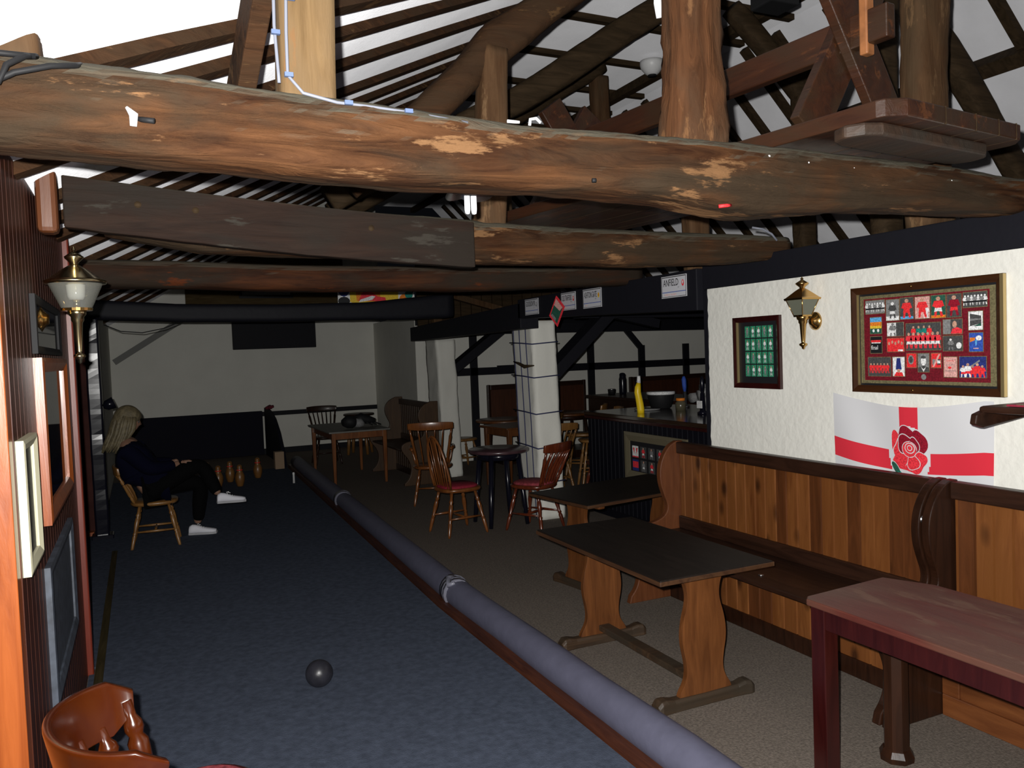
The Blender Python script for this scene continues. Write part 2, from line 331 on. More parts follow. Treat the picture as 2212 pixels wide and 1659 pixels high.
# white right wall, ragged end at the bar opening
WR=3.45
mb=MB(); n=60; ys=[4.37+.012*nz(i*.7,3)+.006*nz(i*2.9,8) for i in range(n+1)]
R=[]
for i in range(n+1):
    z=2.10*i/n; y=ys[i]+(.0 if i<n else 0)
    R.append([(WR,-2.4,z),(WR,y-.015,z),(WR+.012,y,z),(WR+.22,y+.01,z),(WR+.22,-2.4,z)])
mb.rings(R,None,False); struct('wall_right',mb,m_wall)
mb=MB(); mb.box((WR-.004,-2.4,2.10),(WR+.24,4.40,2.27)); mb.box((WR+.02,4.38,0),(WR+.2,4.43,2.1)); struct('trim_2',mb,m_black,bevel=.008)
o=bpy.data.objects['trim_2']
# dado on back wall right and skirting
mb=MB(); mb.box((2.0,15.36,.70),(4.16,15.4,.78)); struct('trim_3',mb,m_black)
mb=MB(); mb.box((2.0,15.37,0),(4.16,15.4,.10)); struct('baseboard_back',mb,m_black)
# timbers on far right wall
def timber(p,q,w): mbt.bar(p,q,.05,w,None,up=(0,0,1))
mbt=MB(); timber((4.3,11.98,1.42),(10.1,11.98,1.40),.12)
for x in (4.84,6.99,8.02,8.97): mbt.box((x-.06,11.955,.0),(x+.06,12.0,2.2 if x<7 else 1.74))
timber((7.5,11.97,2.25),(8.02,11.97,1.68),.10); timber((3.9,11.975,2.24),(10,11.975,2.2),.14)
mbt.box((5.25,11.94,1.43),(6.0,12.0,1.50)); struct('trim_4',mbt,m_black)
# ------- roof: left slope, flat, right slope
def ZL(x): return 2.66+.6*x
mb=MB()
def slab(p,q,y0,y1,t=.05):
    (x0,z0),(x1,z1)=p,q
    mb.add([(x0,y0,z0),(x1,y0,z1),(x1,y1,z1),(x0,y1,z0),(x0,y0,z0+t),(x1,y0,z1+t),(x1,y1,z1+t),(x0,y1,z0+t)],[(0,3,2,1),(4,5,6,7),(0,1,5,4),(1,2,6,5),(2,3,7,6),(3,0,4,7)])
slab((-1.6,ZL(-1.6)),(3.3,4.64),-.5,15.5); slab((3.3,4.64),(5.5,4.64),-.5,15.5); slab((5.5,4.64),(7.84,2.30),-.5,15.5); slab((7.84,2.3),(10.2,2.22),-.5,15.5)
struct('ceiling',mb,m_ceil)
# laths on the left slope run skew to the ridge
ldir=V((.62,.44,0)); 
def lath_bar(mb,c,w,d,x0,x1,m):
    # c: y at x=0 ; band under the slope
    s=.44/.62; p=V((x0,c+s*x0,ZL(x0)-d/2)); q=V((x1,c+s*x1,ZL(x1)-d/2)); nrm=V((-.6,0,1)).normalized()
    mb.bar(p,q,w,d,m,up=nrm)
cs=[2.62,2.98,3.50,4.15,4.62,5.1,5.75,6.5,7.3,8.15,9.1,10.1,11.2,12.4,13.6]
lath=None
for i,c in enumerate(cs):
    x0=-1.2; x1=3.28
    s=.44/.62
    if c+s*x0<-.4: x0=(-.4-c)/s
    if c+s*x1>15.3: x1=(15.3-c)/s
    mb=MB(); K=14; w=.068+.012*random.random()+(.03 if c>5 else 0); nrm=V((-.6,0,1)).normalized(); side=V((.62,.44,.372)).normalized().cross(nrm)
    R=[]
    for k in range(K+1):
        x=lerp(x0,x1,k/K); pc=V((x,c+s*x,ZL(x)))+side*.018*nz(k*.6,i*3.3)
        ww=w*(1+.25*nz(k*.9,i*2.1)); d=.042
        R.append([tuple(pc-side*ww/2),tuple(pc+side*ww/2),tuple(pc+side*ww/2-nrm*d),tuple(pc-side*ww/2-nrm*d)])
    mb.rings(R,m_rafter,False)
    solo('roof_lath',mb,m_rafter,'brown roof lath on the white left ceiling slope, running up to the right','roof lath','laths on the left ceiling slope')
# battens on the flat and its purlin
for i,y in enumerate((1.2,2.6,4.1,4.9,5.55,6.2,7.05,7.9,8.6,9.4,10.4,11.6,13)):
    mb=MB(); mb.bar((3.35,y,4.61),(5.45,y+.05,4.61),.07,.05,None); solo('ceiling_batten',mb,m_rafterd,'thin dark batten across the flat white ceiling at the top of the barn','ceiling batten','battens on the flat ceiling')
mb=MB(); mb.bar((5.02,.2,4.54),(5.02,15.3,4.54),.09,.09,None); solo('purlin',mb,m_rafterd,'long dark timber crossing the battens of the flat ceiling','purlin')
y=.9; i=0
while y<15:
    mb=MB(); p=V((5.5,y,4.58)); q=V((7.8,y,2.28)); 
    mb.bar(p,q,.075,.06,None,up=(1,0,1)); solo('rafter',mb,m_rafterd,'dark rafter sloping down to the right below the right-hand white ceiling','rafter','rafters on the right ceiling slope')
    y+=.43 if y>5.5 else .62; i+=1
mb=MB(); mb.bar((6.22,-.3,3.84),(6.22,15.2,3.84),.12,.13,None,up=(1,0,1)); solo('purlin',mb,m_rafterd,'long brown purlin crossing the rafters at the top right','purlin')
# ------------------------------------------------------------ tie beams and trusses
b1=[(-1.5,2.3,2.40),(-.27,2.3,2.383),(.38,2.3,2.352),(1.08,2.3,2.330),(1.55,2.3,2.338),(1.98,2.3,2.316),(2.55,2.3,2.325),(3.10,2.3,2.325),(3.62,2.3,2.32)]
s1=[(.24,.26),(.22,.225),(.22,.215),(.22,.195),(.22,.205),(.22,.235),(.22,.205),(.2,.17),(.18,.14)]
solo('tie_beam',loft(b1,s1,m_log1,30,1,.05,4.5,.022,.06),m_log1,'huge rough-hewn tie beam, nearest of all, spanning the whole picture with worm-eaten pale patches','beam')
b2=[(-.1,3.85,2.40),(.3,3.85,2.34),(.9,3.85,2.33),(1.6,3.85,2.295),(2.5,3.85,2.285),(3.15,3.83,2.295),(3.58,3.8,2.30)]
s2=[(.2,.2),(.2,.22),(.2,.22),(.2,.21),(.2,.2),(.2,.17),(.18,.14)]
solo('tie_beam',loft(b2,s2,m_log1,24,5,.04,3.4,.035,.06),m_log1,'rough round tie beam second from the camera, its left half hidden behind a flat plank','beam')
mb=MB(); K=24; R=[]
for k in range(K+1):
    t=k/K; x=lerp(-.24,1.51,t); zt=lerp(2.505,2.375,t)-.012*math.sin(PI*t); zb=lerp(2.30,2.155,t)-.018*math.sin(PI*t)+.004*nz(k*.8)
    R.append([(x,3.66,zb),(x,3.72,zb),(x,3.72,zt),(x,3.66,zt)])
mb.rings(R,m_plankbeam,False); t=thing('plank_beam','flat dark grey-brown plank fixed along the left half of the second tie beam','beam',(.6,3.7,2.2))
o=mb.build('plank',m_plankbeam,t,None,bevel=.006); o.data.transform(Matrix.Translation((-.6,-3.7,-2.2)))
for x in (.03,.25,1.0):
    mb=MB(); mb.lathe([(0,.014),(1,.014)],(x-.6,-.042,.20-(x*.07)),(x-.6,-.036,.20-(x*.07)),None,10); mb.build('peg_hole',m_rafterd,t)
b3=[(-.42,5.35,2.28),(.2,5.35,2.275),(1.0,5.35,2.262),(2.0,5.35,2.25),(3.0,5.35,2.265),(3.55,5.35,2.29)]
solo('tie_beam',loft(b3,[(.2,.17),(.2,.165),(.2,.165),(.2,.17),(.2,.15),(.2,.15)],m_log3,22,9,.03,3.6,.05,.04),m_log3,'dark reddish tie beam third from the camera, level behind the left lantern','beam')
b4=[(-1.4,9.2,2.33),(-.42,9.2,2.31),(.4,9.2,2.26),(1.4,9.2,2.245),(2.3,9.2,2.25),(3.0,9.2,2.28),(3.45,9.2,2.31)]
solo('tie_beam',loft(b4,[(.2,.2),(.2,.2),(.2,.19),(.2,.19),(.2,.2),(.2,.26),(.2,.3)],m_black,20,13,.015,5,.08,.02),m_black,'black painted tie beam farthest back, above the seated person','beam')
mb=MB(); mb.box((-.33,3.60,2.27),(-.255,3.70,2.52)); solo('beam_bracket',mb,m_redwood,'red-brown rounded block holding the left end of the plank beam','bracket',bevel=.02)
def post(label,pts,size,m,seed,sq=4,rough=.06,cat='post',name='post',lump=.1,group=None):
    return solo(name,loft(pts,size,m,20,seed,rough,sq,.035,lump),m,label,cat,group)
post('short square brown post at the top left corner, standing on the nearest tie beam',[(-.26,2.32,2.46),(-.275,2.32,3.3)],[(.16,.16),(.14,.14)],m_postB,2)
post('pale sawn post with white cables clipped to it, standing on the nearest tie beam',[(.452,2.28,2.42),(.462,2.28,2.90)],[(.150,.13),(.155,.13)],m_postA,3,7,.015,lump=.02)
mb=MB(); mb.bar((.40,2.35,2.98),(.34,2.95,2.55),.06,.14,None); solo('brace',mb,m_rafter,'dark slanting brace against the back of the pale cabled post','brace',bevel=.005)
mb=MB(); mb.bar((.30,2.30,2.86),(1.9,2.30,3.85),.16,.12,None); solo('principal_rafter',mb,m_rafter,'principal rafter resting on the head of the pale cabled post','rafter',bevel=.01)
post('knobbly orange-brown post rising from the nearest tie beam near the middle right',[(1.80,2.3,2.38),(1.785,2.3,2.62),(1.775,2.3,2.75),(1.785,2.3,3.1),(1.79,2.3,3.8)],[(.205,.17),(.19,.16),(.18,.16),(.175,.15),(.17,.15)],m_postC,4,2.8,.16,lump=.2)
post('tall wavy brown post on the right wall plate, behind the stored table',[(3.60,2.80,2.27),(3.585,2.80,2.6),(3.565,2.80,2.9),(3.58,2.80,4.4)],[(.235,.15),(.235,.15),(.23,.15),(.225,.15)],m_postB,6,4,.07)
post('square brown post on the second tie beam holding up the round rafter',[(1.665,3.84,2.36),(1.725,3.84,3.28)],[(.155,.13),(.145,.13)],m_postB,7,6,.03)
post('post stump seen between the first two tie beams right of centre',[(3.52,4.55,2.24),(3.52,4.55,3.0)],[(.17,.13),(.17,.13)],m_postB,8,6,.03)
solo('principal_rafter',loft([(.95,3.86,2.56),(1.33,3.86,2.90),(1.60,3.86,3.17),(1.76,3.86,3.33),(2.08,3.86,3.58),(3.35,3.86,4.50)],[(.15,.15),(.15,.16),(.15,.16),(.15,.2),(.15,.17),(.15,.17)],m_rafter,18,21,.07,2.6,.05),m_rafter,'thick round curved rafter rising over the square brown post','rafter')
solo('principal_rafter',loft([(1.2,5.4,2.78),(2.6,5.4,3.56),(3.94,5.4,4.44)],[(.16,.20),(.16,.20),(.16,.20)],m_rafterd,14,23,.05,4,.08),m_rafterd,'dark straight rafter of the third truss behind the round rafter','rafter')
solo('principal_rafter',loft([(1.6,7.1,2.98),(3.55,7.1,4.10),(4.35,7.1,4.58)],[(.16,.22),(.16,.24),(.16,.22)],m_rafterd,14,25,.05,4,.08),m_rafterd,'dark rafter of the farther truss above the thin far post','rafter')
post('narrow dark post far back under the farther rafter, beside the smoke alarm',[(4.36,7.1,2.4),(4.35,7.1,4.45)],[(.20,.14),(.19,.14)],m_postB,31,5,.04)
post('dark post of the third truss just right of the square brown post',[(2.42,5.4,2.34),(2.42,5.4,3.42)],[(.19,.14),(.17,.14)],m_rafterd,33,5,.04)
solo('principal_rafter',loft([(4.02,3.86,4.56),(5.05,3.86,3.78),(6.4,3.86,2.38)],[(.15,.18),(.15,.18),(.15,.18)],m_rafterd,14,27,.05,4,.07),m_rafterd,'brown rafter falling to the right behind the tall wavy post','rafter')
post('wavy dark post seen behind the stored table legs',[(4.48,3.8,2.3),(4.50,3.8,3.2),(4.45,3.8,3.6),(4.47,3.8,4.3)],[(.21,.15),(.17,.15),(.22,.15),(.23,.15)],m_rafterd,35,3.5,.07)
solo('principal_rafter',loft([(4.6,5.4,4.5),(6.8,5.4,2.6)],[(.15,.16),(.15,.16)],m_rafterd,12,29,.05,4,.1),m_rafterd,'dark rafter of the third truss falling to the right','rafter')
post('dark post of the third truss left of the stored table legs',[(5.36,5.4,2.3),(5.34,5.4,4.1)],[(.17,.14),(.16,.14)],m_rafterd,37,5,.04)
mb=MB(); mb.box((4.3,-1,2.16),(4.6,5.9,2.32)); solo('wall_plate',mb,m_black,'black timber behind the right wall carrying the rear posts','beam')
# lintel over the bar opening, in two lengths
mb=MB()
K=20; R=[]
for k in range(K+1):
    t=k/K; y=lerp(4.43,7.25,t); zb=lerp(1.965,2.05,t); zt=lerp(2.245,2.235,t)+.004*nz(k*.9)
    R.append([(3.42,y,zb),(3.64,y,zb),(3.64,y,zt),(3.42,y,zt)])
mb.rings(R,m_black,False); solo('lintel_beam',mb,m_black,'black beam over the bar opening carrying the white football street signs','beam',bevel=.006)
mb=MB(); R=[]
for k in range(K+1):
    t=k/K; y=lerp(7.2,10.75,t); zb=lerp(1.95,1.915,t); zt=lerp(2.2,2.10,t)
    R.append([(3.42,y,zb),(3.62,y,zb),(3.62,y,zt),(3.42,y,zt)])
mb.rings(R,m_black,False); solo('lintel_beam',mb,m_black,'black beam between the two white pillars, behind the sign beam','beam',bevel=.006)
mb=MB(); mb.bar((3.99,7.72,1.46),(4.85,7.72,2.22),.12,.25,None,up=(0,1,0)); mb.bar((4.35,7.72,2.14),(10.12,7.72,2.10),.16,.16,None); mb.bar((4.9,7.8,2.10),(5.45,7.8,1.98),.1,.1,None)
solo('truss_timber',mb,m_black,'black braced timber of the bar bay right of the nearer white pillar','beam')
mb=MB(); mb.bar((4.08,10.9,1.50),(4.85,10.9,2.05),.12,.24,None,up=(0,1,0)); mb.bar((4.4,10.9,2.06),(10.12,10.9,2.02),.14,.14,None)
solo('truss_timber',mb,m_black,'black braced timber right of the farther white pillar','beam')
mb=MB(); mb.bar((6.6,7.7,2.05),(7.6,7.7,1.55),.12,.16,None,up=(0,1,0)); solo('brace',mb,m_black,'black brace above the beer pumps beside the white wall end','brace')
mb=MB(); 
for k in range(14): x=3.72+.17*k; mb.box((x,11.30,2.02),(x+.155,11.34,3.3+.05*(k%3)))
solo('boarding',mb,m_rafterd,'brown upright boards above the farther pillar, behind the black beams','boarding')
mb=MB(); mb.bar((3.9,11.0,2.62),(5.6,11.0,2.16),.08,.12,None,up=(0,1,0)); solo('brace',mb,m_postB,'brown timber slanting down to the right above the farther pillar','brace')
mb=MB(); mb.box((3.70,10.55,2.10),(3.82,10.67,2.55)); solo('post_stub',mb,m_postB,'short tan post stub above the farther pillar','post')
# pillars
def pillar(label,c,size,top,seed):
    x,y=c; a,b=size; R=[]; n=40
    for i in range(n+1):
        z=top*i/n; ring=[]
        lean=.05*(1-z/top)
        pts=[(-a/2,-b/2),(a/2,-b/2),(a/2,b/2),(-a/2,b/2)]
        for k in range(4):
            (p,q),(r,s)=pts[k],pts[(k+1)%4]
            for j in range(8):
                t=j/8; X=lerp(p,r,t); Y=lerp(q,s,t)
                rr=.97 if j==0 else 1
                ring.append((x+lean+X*rr+.012*nz(z*4,k*3+t*2,seed)+.006*nz(z*13,k+t*5,seed),y+Y*rr+.012*nz(z*4+9,k*3+t*2,seed),z))
        R.append(ring)
    mb=MB(); mb.rings(R,m_wallfar,True)
    return mb
mb=pillar('',(3.74,7.58),(.27,.50),2.03,1); 
t=thing('pillar','nearer white rough plastered pillar wound with thin blue cords','pillar',(3.74,7.58,0)); o=mb.build('shaft',m_wallfar,t); o.data.transform(Matrix.Translation((-3.74,-7.58,0)))
m_cord=mat('dark_blue_cord',(.02,.025,.09),.7)
for z in (1.80,1.46,1.09,.74,.38):
    mb=MB(); x0,x1,y0,y1=3.59,3.885,7.315,7.85; L_=.05*(1-z/2)
    mb.tube([(x0+L_-3.74,y1-7.58,z+.02),(x0+L_-3.74,y0+.25-7.58,z+.01),(x0+L_-3.74,y0-7.58,z-.005),(x1+L_-3.74,y0-7.58,z+.012)],.007,None,6); mb.build('cord',m_cord,t)
for yy in (7.75,7.60,7.45):
    mb=MB(); mb.tube([(3.595+.05*(1-z/2)-3.74+.003*nz(z*3,yy)-.004,yy-7.58+.012*nz(z*2,yy*3),z) for z in [2.0*i/14 for i in range(15)]],.005,None,6); mb.build('cord',m_cord,t)
mb=MB(); mb.tube([(3.60-3.74,.2,1.62),(3.59-3.74,.05,1.60),(3.58-3.74,-.1,1.57),(3.6-3.74,-.28,1.58)],[.006,.016,.02,.006],None,8); mb.build('twig',m_rafterd,t)
mb=pillar('',(3.88,10.86),(.27,.5),1.92,4); mb.box((3.70,10.60,0),(3.97,11.1,.01))
solo('pillar',mb,m_wallfar,'plain white rough pillar farther back, behind the hoop-back chair','pillar')

# ============================================================ ALLEY
mb=MB(); mb.prism([(-.345,-2.4),(1.77,-2.4),(1.77,5.2),(2.06,13.2),(-.43,13.2),(-.43,9.70),(-1.34,9.70),(-1.34,5.21),(-.31,5.21),(-.31,5.09),(-.345,5.09)],.012,Matrix.Identity(4),None)
solo('skittle_alley',mb,m_blue,'long blue-grey carpeted skittle alley lane running away on the left','skittle alley')
mb=MB(); mb.box((-.315,3.6,.0125),(-.27,8.35,.02)); solo('edge_strip',mb,wood('dirty_yellow_strip',(.04,.032,.015),(.09,.07,.035),None,LOGY,.7),'narrow brown strip along the left edge of the skittle lane','floor strip')
def KX(y): return 1.90+(max(0,y-5.2))*.0375
t=thing('lane_cushion','long padded grey-blue roll along the right edge of the skittle lane','lane cushion',(1.9,5,0))
mb=MB(); ys=[-2.3+i*.35 for i in range(46)]
mb.tube([(KX(y)-1.9+.006*nz(y*1.3),y-5,.098+.004*nz(y*2,4)) for y in ys if y<13.4],[.092*(1+.05*nz(y*1.7,7)) for y in ys if y<13.4],None,18)
mb.build('roll',m_tube,t)
mb=MB(); R=[]
for y in [-2.3+i*.5 for i in range(32)]:
    a=KX(y)-1.9; R.append([(a-.125,y-5,0),(a-.02,y-5,0),(a-.02,y-5,.055),(a-.118,y-5,.055)])
mb.rings(R,m_redbrd,False); mb.build('base_board',m_redbrd,t)
for y in (5.15,9.2):
    for k in range(3):
        mb=MB(); yy=y+k*.055; mb.tube([(KX(yy)-1.9+.012*(k-1),yy-5-.03,.1),(KX(yy)-1.9,yy-5+.03,.1)],[.0985,.1],None,18); mb.build('tape_wrap',m_tape,t)
mb=MB(); mb.tube([(-.04,.10,.19),(-.07,.13,.17),(-.05,.2,.2),(0,.22,.2)],[.01,.02,.02,.01],None,8); mb.build('tape_end',m_tape,t)
# skittle pit
m_pad=mat('black_padding',(.008,.008,.016),.8,spec=.2)
mb=MB(); mb.box((-.44,15.30,0),(2.0,15.38,.80)); solo('pit_backboard',mb,m_pad,'black padded board along the foot of the far wall behind the skittles','pit backboard',bevel=.01)
mb=MB(); poly=[(13.25,0),(15.3,0),(15.3,.86),(15.0,.86),(14.6,.82),(14.2,.72),(13.8,.52),(13.5,.27),(13.3,.06)]
mb.prism([(a,b) for a,b in poly],.05,fr((2.03,0,0),(0,1,0),(0,0,1)),m_pad); solo('pit_side_board',mb,m_pad,'black curved side board of the skittle pit right of the skittles','side board')
mb=MB()
for k in range(9): mb.tube([(2.05+.07*nz(k*3.1),14.9+.14*nz(k*1.7,4),.87+.03*abs(nz(k,8))),(2.05+.07*nz(k*2.1,9)+.04,14.9+.14*nz(k*1.1,7)+.05,.90+.04*abs(nz(k,3)))],[.03,.025],None,8)
solo('cloth_bundle',mb,mat('dark_red_cloth',(.12,.01,.02),.9,noise_amt=.7,nscale=20),'small dark red crumpled bundle on the pit side board','cloth')
pin=None
m_pin=wood('skittle_wood',(.28,.13,.04),(.45,.24,.08),None,LOGZ,.4,coat=.2,bump=.1)
def skittle(x,y,lab,tilt=0):
    t=thing('skittle',lab,'skittle',(x,y,.012),0,'skittles at the end of the lane')
    mb=MB(); h=.30; mb.lathe([(0,.036),(.03,.042),(.25,.062),(.45,.066),(.62,.048),(.72,.034),(.76,.04),(.80,.034),(.84,.034),(.90,.036),(.96,.03),(1,.012)],(0,0,0),(0,0,h),None,16); mb.build('body',m_pin,t)
    mb=MB(); mb.lathe([(0,.043),(.5,.0435),(1,.041)],(0,0,.222),(0,0,.232),None,16); mb.build('red_band',c_red,t)
    t.rotation_euler=(0,tilt,0); return t
for x,y,l in ((.80,12.25,'turned wooden skittle standing leftmost at the far end of the lane'),(.91,11.75,'wooden skittle half hidden behind the person\'s raised shin'),(1.10,12.15,'wooden skittle standing just left and behind of the middle one'),(1.18,11.65,'nearest wooden skittle in the middle of the lane end'),(1.50,12.3,'rightmost wooden skittle, standing alone')):
    skittle(x,y,l)
t=thing('fallen_skittle_peg','small white peg standing on the lane near the skittle pit','peg',(1.87,11.45,.012)); mb=MB(); mb.lathe([(0,.016),(.8,.014),(.85,.018),(1,.012)],(0,0,0),(0,0,.15),None,10); mb.build('peg_body',m_white,t)
mb=MB(); mb.box((1.86,13.05,.012),(2.0,13.2,.28)); solo('cardboard_box',mb,mat('card',(.32,.22,.14),.8),'small tan box at the far right corner of the lane','box',bevel=.004)
mb=MB(); n=24; cz=.083; R=[]
for i in range(13):
    a=-PI/2+PI*i/12; R.append([(.778+.071*math.cos(a)*math.cos(2*PI*j/n),4.27+.071*math.cos(a)*math.sin(2*PI*j/n),cz+.071*math.sin(a)) for j in range(n)])
mb.rings(R,None); solo('skittle_ball',mb,mat('black_ball',(.018,.018,.024),.38,bump=.15,bscale=30,noise_amt=.4,nscale=15),'black skittle ball lying alone on the blue lane','ball')

# ============================================================ LEFT SIDE
m_post_g=m_blackgl
t=thing('black_post','glossy black painted post holding the left end of the farthest tie beam','post',(-.415,9.1,0))
mb=MB(); R=[]
for i in range(45):
    z=2.22*i/44; a=.065+.004*nz(z*5,2); R.append([(-a,-a,z),(a,-a+.006*nz(z*9,5),z),(a,a,z),(-a,a,z)])
mb.rings(R,m_blackgl,False); mb.build('shaft',m_blackgl,t,bevel=.018)
mb=MB(); mb.box((-.10,-.10,0),(.10,.10,.05)); mb.build('base_block',m_blackgl,t,bevel=.01)
mb=MB(); mb.lathe([(0,.02),(.3,.05),(1,.06),(1.01,.0)],(.07,-.03,1.33),(.17,-.03,1.37),None,12); mb.build('knob',m_blackgl,t)
mb=MB(); mb.box((-.58,9.50,0),(-.49,9.58,2.4)); solo('door_jamb',mb,m_alc,'dark red-brown upright between the curtain and the black post','door jamb',bevel=.006)
mb=MB(); K=18; R=[]
for k in range(K+1):
    z=lerp(.02,1.95,k/K); row=[]
    for j in range(13): 
        x=lerp(-.76,-.580,j/12); row.append((x,9.42+.018*math.sin(j*1.9),z))
    R.append(row+[(a,b+.006,c) for a,b,c in reversed(row)])
mb.rings(R,None); solo('curtain',mb,mat('pale_grey_curtain',(.42,.45,.42),.9,spec=.1),'pale grey curtain hanging beside the dark jamb at the far left','curtain')
mb=MB(); mb.box((-.68,9.24,0),(-.50,9.36,.05)); solo('threshold_board',mb,m_pineor,'light orange wooden board on the floor beneath the pale curtain','board',bevel=.004)
def wallframe(name,label,y0,z0,w,h,fwid,dep,mf,left=True,group=None,mg=None):
    t=thing(name,label,'picture',(WL if left else WR,y0,z0))
    return t
LT=lambda u=0,v=0,d=0: fr((d,u,v),(0,1,0),(0,0,1))      # local frame on left wall (+X out)
RT=lambda u=0,v=0,d=0: fr((-d,-u,v),(0,-1,0),(0,0,1))   # local frame on right wall (-X out)
def frame_mesh(T,w,h,fw,dep,m,lip=0,mlip=None):
    mb=MB()
    prof=[(0,0),(0,dep),(fw*.35,dep*1.15),(fw,dep*.7),(fw,0)]
    pts=[]
    for (cx,cy,sx,sy) in ((0,0,1,1),(w,0,-1,1),(w,h,-1,-1),(0,h,1,-1)):
        pts.append([(cx+sx*a,cy+sy*a,b) for a,b in prof])
    n=len(prof); vs=[p for r in pts for p in r]; fs=[]
    for i in range(4):
        for j in range(n-1):
            a=i*n+j; b=((i+1)%4)*n+j; fs.append((a,b,b+1,a+1))
    mb.add(vs,fs,m,False,T); return mb
# tall mirror in orange frame
t=thing('wall_mirror','tall dark mirror in a glossy orange wooden frame on the left wall below the lantern','mirror',(WL,3.41,1.165))
frame_mesh(LT(),1.06,.62,.055,.03,m_pineor).build('frame',m_pineor,t)
mb=MB(); mb.box((.04,.04,.003),(1.02,.58,.012),None,LT()); mb.build('glass',m_mirror,t)
t=thing('picture_frame','narrow cream frame nearest the camera on the left wall','picture',(WL,2.83,1.115))
m_cream=mat('cream_frame_paint',(.55,.52,.36),.5)
frame_mesh(LT(),.34,.415,.035,.022,m_cream).build('frame',m_cream,t)
mb=MB(); mb.box((.03,.03,.002),(.31,.385,.006),None,LT()); mb.build('picture_sheet',c_dgry,t)
mb=MB(); mb.box((.03,.03,.010),(.31,.385,.012),None,LT()); mb.build('glass',m_pglass,t)
t=thing('picture_frame','dark blue-grey framed board low on the left wall under the mirror','picture',(WL,3.36,.50))
m_slate=mat('blue_grey_slate',(.055,.065,.085),.5,noise_amt=.4,nscale=20)
frame_mesh(LT(),1.07,.52,.05,.02,m_blackgl).build('frame',m_slate,t)
mb=MB(); mb.box((.04,.04,.002),(1.03,.48,.006),None,LT()); mb.build('board',m_slate,t)
t=thing('picture_frame','dark glazed picture behind the brass lantern on the left wall','picture',(WL,3.42,1.80))
frame_mesh(LT(),1.0,.22,.03,.018,m_rubber).build('frame',m_rubber,t)
mb=MB(); mb.box((.02,.02,.002),(.98,.20,.008),None,LT()); mb.build('glass',m_mirror,t)
def lantern(label,loc,arm,n,s,mglass,mb_,candle=True,rot=0):
    """lantern: origin at wall plate centre; arm = vector from the plate to the lantern axis"""
    t=thing('wall_lantern',label,'lantern',loc); ax=V(arm); d=ax.normalized()
    mb=MB(); mb.lathe([(0,.052),(.25,.05),(.5,.036),(.75,.026),(1,.018)],(0,0,0),d*.035,None,20); mb.build('back_plate',m_brass,t)
    mb=MB(); mb.tube([d*.02,d*.02+V((0,0,.0)),ax*.55+V((0,0,.008)),ax+V((0,0,0))],[.011,.012,.013,.015],None,10); mb.build('arm',m_brass,t)
    def at(z): return ax+V((0,0,z*s))
    mb=MB(); mb.lathe([(0,.0),(.03,.008),(.08,.010),(.13,.022),(.17,.022),(.2,.010),(.24,.011),(.75,.018),(.80,.024),(.86,.024),(.9,.032),(1,.036)],at(-.17),at(.035),None,16); mb.build('stem',mb_,t)
    gz0,gz1=.035,.135; r0,r1=.05*s*1.0,.09*s*1.05
    def ring(z,r,k=n): return [tuple(at(z)+V((math.cos(2*PI*j/k+rot),math.sin(2*PI*j/k+rot),0))*r) for j in range(k)]
    mb=MB(); mb.rings([ring(gz0,r0),ring(gz1,r1)],None,n>8,False); mb.build('glass',mglass,t)
    mb=MB()
    if n<=8:
        A,B=ring(gz0,r0),ring(gz1,r1)
        for a,b in zip(A,B): mb.tube([a,b],.003,None,6)
    mb.rings([ring(gz0-.006,r0*1.05,24 if n>8 else n),ring(gz0+.004,r0*1.08,24 if n>8 else n)],None,False)
    mb.build('glass_bars',m_brass,t)
    k=24 if n>8 else n
    mb=MB(); mb.rings([ring(gz1-.006,r1*1.10,k),ring(gz1+.004,r1*1.14,k),ring(gz1+.010,r1*1.0,k),ring(gz1+.05,r1*.42,k),ring(gz1+.062,r1*.22,k)],None,n>8); mb.build('roof',mb_,t)
    mb=MB(); mb.lathe([(0,.016),(.2,.014),(.42,.034),(.5,.036),(.62,.022),(.75,.006),(.85,.008),(1,.0)],at(gz1+.055),at(gz1+.135),None,16); mb.build('finial',mb_,t)
    mb=MB(); mb.lathe([(0,.013*s),(1,.013*s)],at(gz0),at(gz0+.04),None,12); mb.build('bulb_holder',mb_,t)
    if candle:
        mb=MB(); mb.lathe([(0,.024*s),(.2,.03*s),(.9,.034*s),(1,.02*s)],at(gz0+.035),at(gz1-.004),None,16); mb.build('bulb',m_bulb,t)
    return t
lantern('brass carriage lantern on the red-brown panelled left wall, with a white bulb inside',(WL,3.71,1.94),(.135,0,0),24,1.08,m_lglass2,m_brassp,True)
lantern('small four-sided brass lantern on the white right wall between the two pictures',(WR,3.414,1.845),(-.085,.01,0),4,.92,m_lglass,m_brass,False,rot=PI/4)

